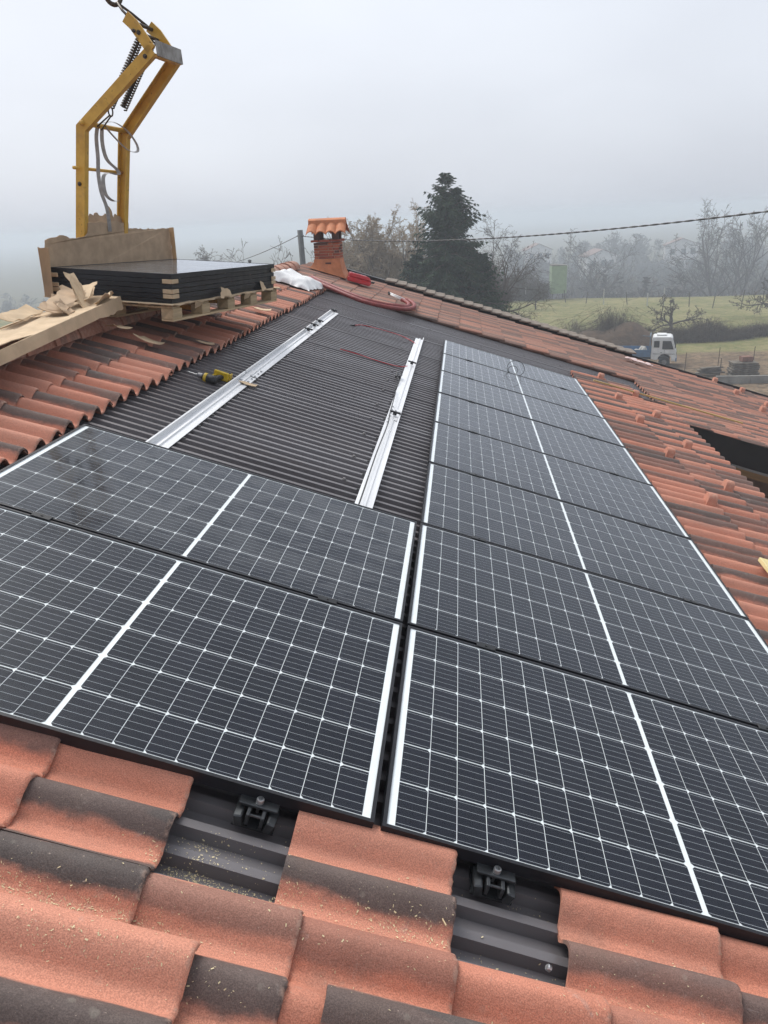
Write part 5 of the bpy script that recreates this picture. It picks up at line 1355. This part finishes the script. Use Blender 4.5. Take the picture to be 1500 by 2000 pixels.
# ------------------------------------------------------------------ pole and overhead cables
MT_POLE = mat_plain('grey_pole', (.11, .115, .115), .85, 0, .15, 2)
po = thing('utility_pole', 'dark grey utility pole just behind the chimney', 'pole', (-7.02, 35, GZ))
mb = MB(); mb.tube([(.15, 0, 0), (0, 0, 1.20 - GZ)], [.20, .125], 10); mb.build('shaft', MT_POLE, po, smooth=True)
mb = MB(); mb.tube([(-.16, 0, .95 - GZ), (.16, 0, .95 - GZ)], .03, 6); mb.build('hook', MT_DARKSTEEL, po)
sp_ = thing('short_post', 'thin grey post low behind the pole among bare twigs', 'post', (-9.75, 36, GZ)); mb = MB(); mb.tube([(0, 0, 0), (0, 0, -.10 - GZ)], .07, 8); mb.build('shaft', MT_POLE, sp_); mb = MB(); mb.lathe([(.09, 0), (.09, .05), (.02, .09)], (0, 0, -.10 - GZ), 8); mb.build('cap', MT_POLE, sp_)
def span(a, b_, sag, n=40):
    a, b_ = Vector(a), Vector(b_); return [a.lerp(b_, t_ / n) - Vector((0, 0, 4 * sag * (t_ / n) * (1 - t_ / n))) for t_ in range(n + 1)]
def twisted(pts, r_, tr):
    mb = MB(); o0 = pts[0]
    for ph in (0, math.pi):
        out = []
        for i in range(len(pts) - 1):
            for k in range(6):
                t_ = k / 6; p = pts[i].lerp(pts[i+1], t_); a = (i * 6 + k) * .8 + ph
                out.append(p - o0 + Vector((0, math.cos(a) * tr, math.sin(a) * tr)))
        mb.tube(out, r_, 5)
    return mb, o0
pts = []
for k in range(67):
    s_ = k * .5; f = s_ / 33.015; pts.append(Vector((-7.0 + 19 * f, 35 - 27 * f, .943 - .0488 * s_ + .00271 * s_ * s_)))
mb, o0 = twisted(pts, .013, .010); tag(mb.build('power_cable', MT_BLKCABLE, None, o0), 'black twisted power cable strung across the meadow view', 'cable')
mb = MB(); pts = span((-7.15, 35, .95), (-30, 78, -1.6), 1.0); mb.tube([p - pts[0] for p in pts], .016, 4)
tag(mb.build('power_cable', MT_BLKCABLE, None, pts[0]), 'thin cable sloping from the pole down behind the stacked panels', 'cable')

# ------------------------------------------------------------------ sawdust and wood chips on the near tiles and in the open gap
bpy.context.view_layer.update()
dg = bpy.context.evaluated_depsgraph_get()
def hit(u, v):
    ok, loc, nor, idx, ob, mx = sc.ray_cast(dg, P(u, v, .12), -P(0, 0, 1).normalized(), distance=.5)
    if not ok or ob.name.split('.')[0] not in ('tile', 'roof_sheet'): return None, None
    return loc, nor
rs = random.Random(77); sd_ = MB()
clusters = [(-.72, -.385, .20, .018, 230), (-.56, -.40, .10, .02, 120), (-.95, -.39, .14, .02, 60), (-.33, -.215, .10, .012, 200), (-.42, -.205, .05, .02, 120), (-.40, -.11, .05, .012, 70),
            (-.30, -.15, .10, .02, 50), (-.62, -.50, .09, .016, 60), (-.42, -.50, .12, .02, 50), (.02, -.23, .16, .02, 120), (-.2, -.06, .2, .1, 60), (.12, -.225, .08, .02, 60), (.35, -.03, .08, .015, 45), (.30, .02, .04, .01, 25),
            (.30, -.18, .1, .05, 30), (.62, -.25, .12, .025, 50), (-.3, -.34, .5, .12, 160), (.4, -.3, .5, .12, 120), (-.1, -.30, .25, .03, 60), (.8, -.12, .2, .08, 50)]
for cu, cv, su, sv, n_ in clusters:
    for i in range(int(n_ * (1.9 if sv < .03 else .9))):
        p, nn = hit(cu + rs.gauss(0, su), cv + rs.gauss(0, sv))
        if p is None: continue
        L = rs.choice((.0007, .0010, .0013, .0017, .0026)) * rs.uniform(.7, 1.4); w_ = L * rs.uniform(.25, .6)
        a = rs.uniform(0, 6.28); t1 = nn.orthogonal().normalized(); t1 = (Matrix.Rotation(a, 3, nn) @ t1); t2 = nn.cross(t1)
        c = p + nn * rs.uniform(.0006, .003); lift = nn * rs.uniform(-.2, .6) * w_
        sd_.add([c - t1 * L - t2 * w_, c + t1 * L - t2 * w_ * .5, c + t1 * L * .9 + t2 * w_ + lift, c - t1 * L * .8 + t2 * w_ * .7 + lift], [(0, 1, 2, 3)])
MT_DUST = mat_plain('sawdust', (.78, .66, .40), .9, 0, .15, 60)
tag(sd_.build('sawdust', MT_DUST), 'pale sawdust and wood chips scattered on the near tiles', 'sawdust', kind='stuff')
for i, (u, v, a, L) in enumerate(((-.78, .0, .25, .030), (.19, -.20, 1.9, .022), (-.60, .03, .2, .018))):
    p, nn = hit(u, v)
    if p is None: continue
    mb = MB(); mb.tube([(-L, 0, 0), (0, .001, .002), (L, 0, 0)], .0022, 5)
    tag(mb.build('wood_splinter', MT_WOOD, None, p + nn * .003, (0, TH, a)), ['thin wood splinter on the second roll of a near tile', 'pale wood splinter at the lower end of a tile by the bracket gap', 'small wood splinter on the crest of a near tile'][i], 'splinter', 'wood splinters on the tiles')
# bolt head showing beside the open gap
mb = MB(); mb.lathe([(.008, 0), (.008, .008), (.006, .010), (.003, .010)], n=12); mb.build('screw', MT_STEEL, roof, (.462, -.215, W_RIB + .015), (0, -1.1, 0))

# ------------------------------------------------------------------ haze: the misty air
hz = MB(); hz.box((0, 0, 0), (5600, 5600, 22))
m, n, l, b = new_mat('misty_air'); n.remove(b)
pv = n.new('ShaderNodeVolumePrincipled'); pv.inputs['Color'].default_value = (.76, .83, .90, 1); pv.inputs['Density'].default_value = .0023; pv.inputs['Anisotropy'].default_value = .15
l.new(pv.outputs[0], n['Material Output'].inputs['Volume'])
try: m.volume_intersection_method = 'FAST'
except Exception: pass
hzo = hz.build('haze', m, None, (0, 0, 4.4 - 11)); tag(hzo, 'pale winter mist hanging over the valley', 'mist', kind='stuff')
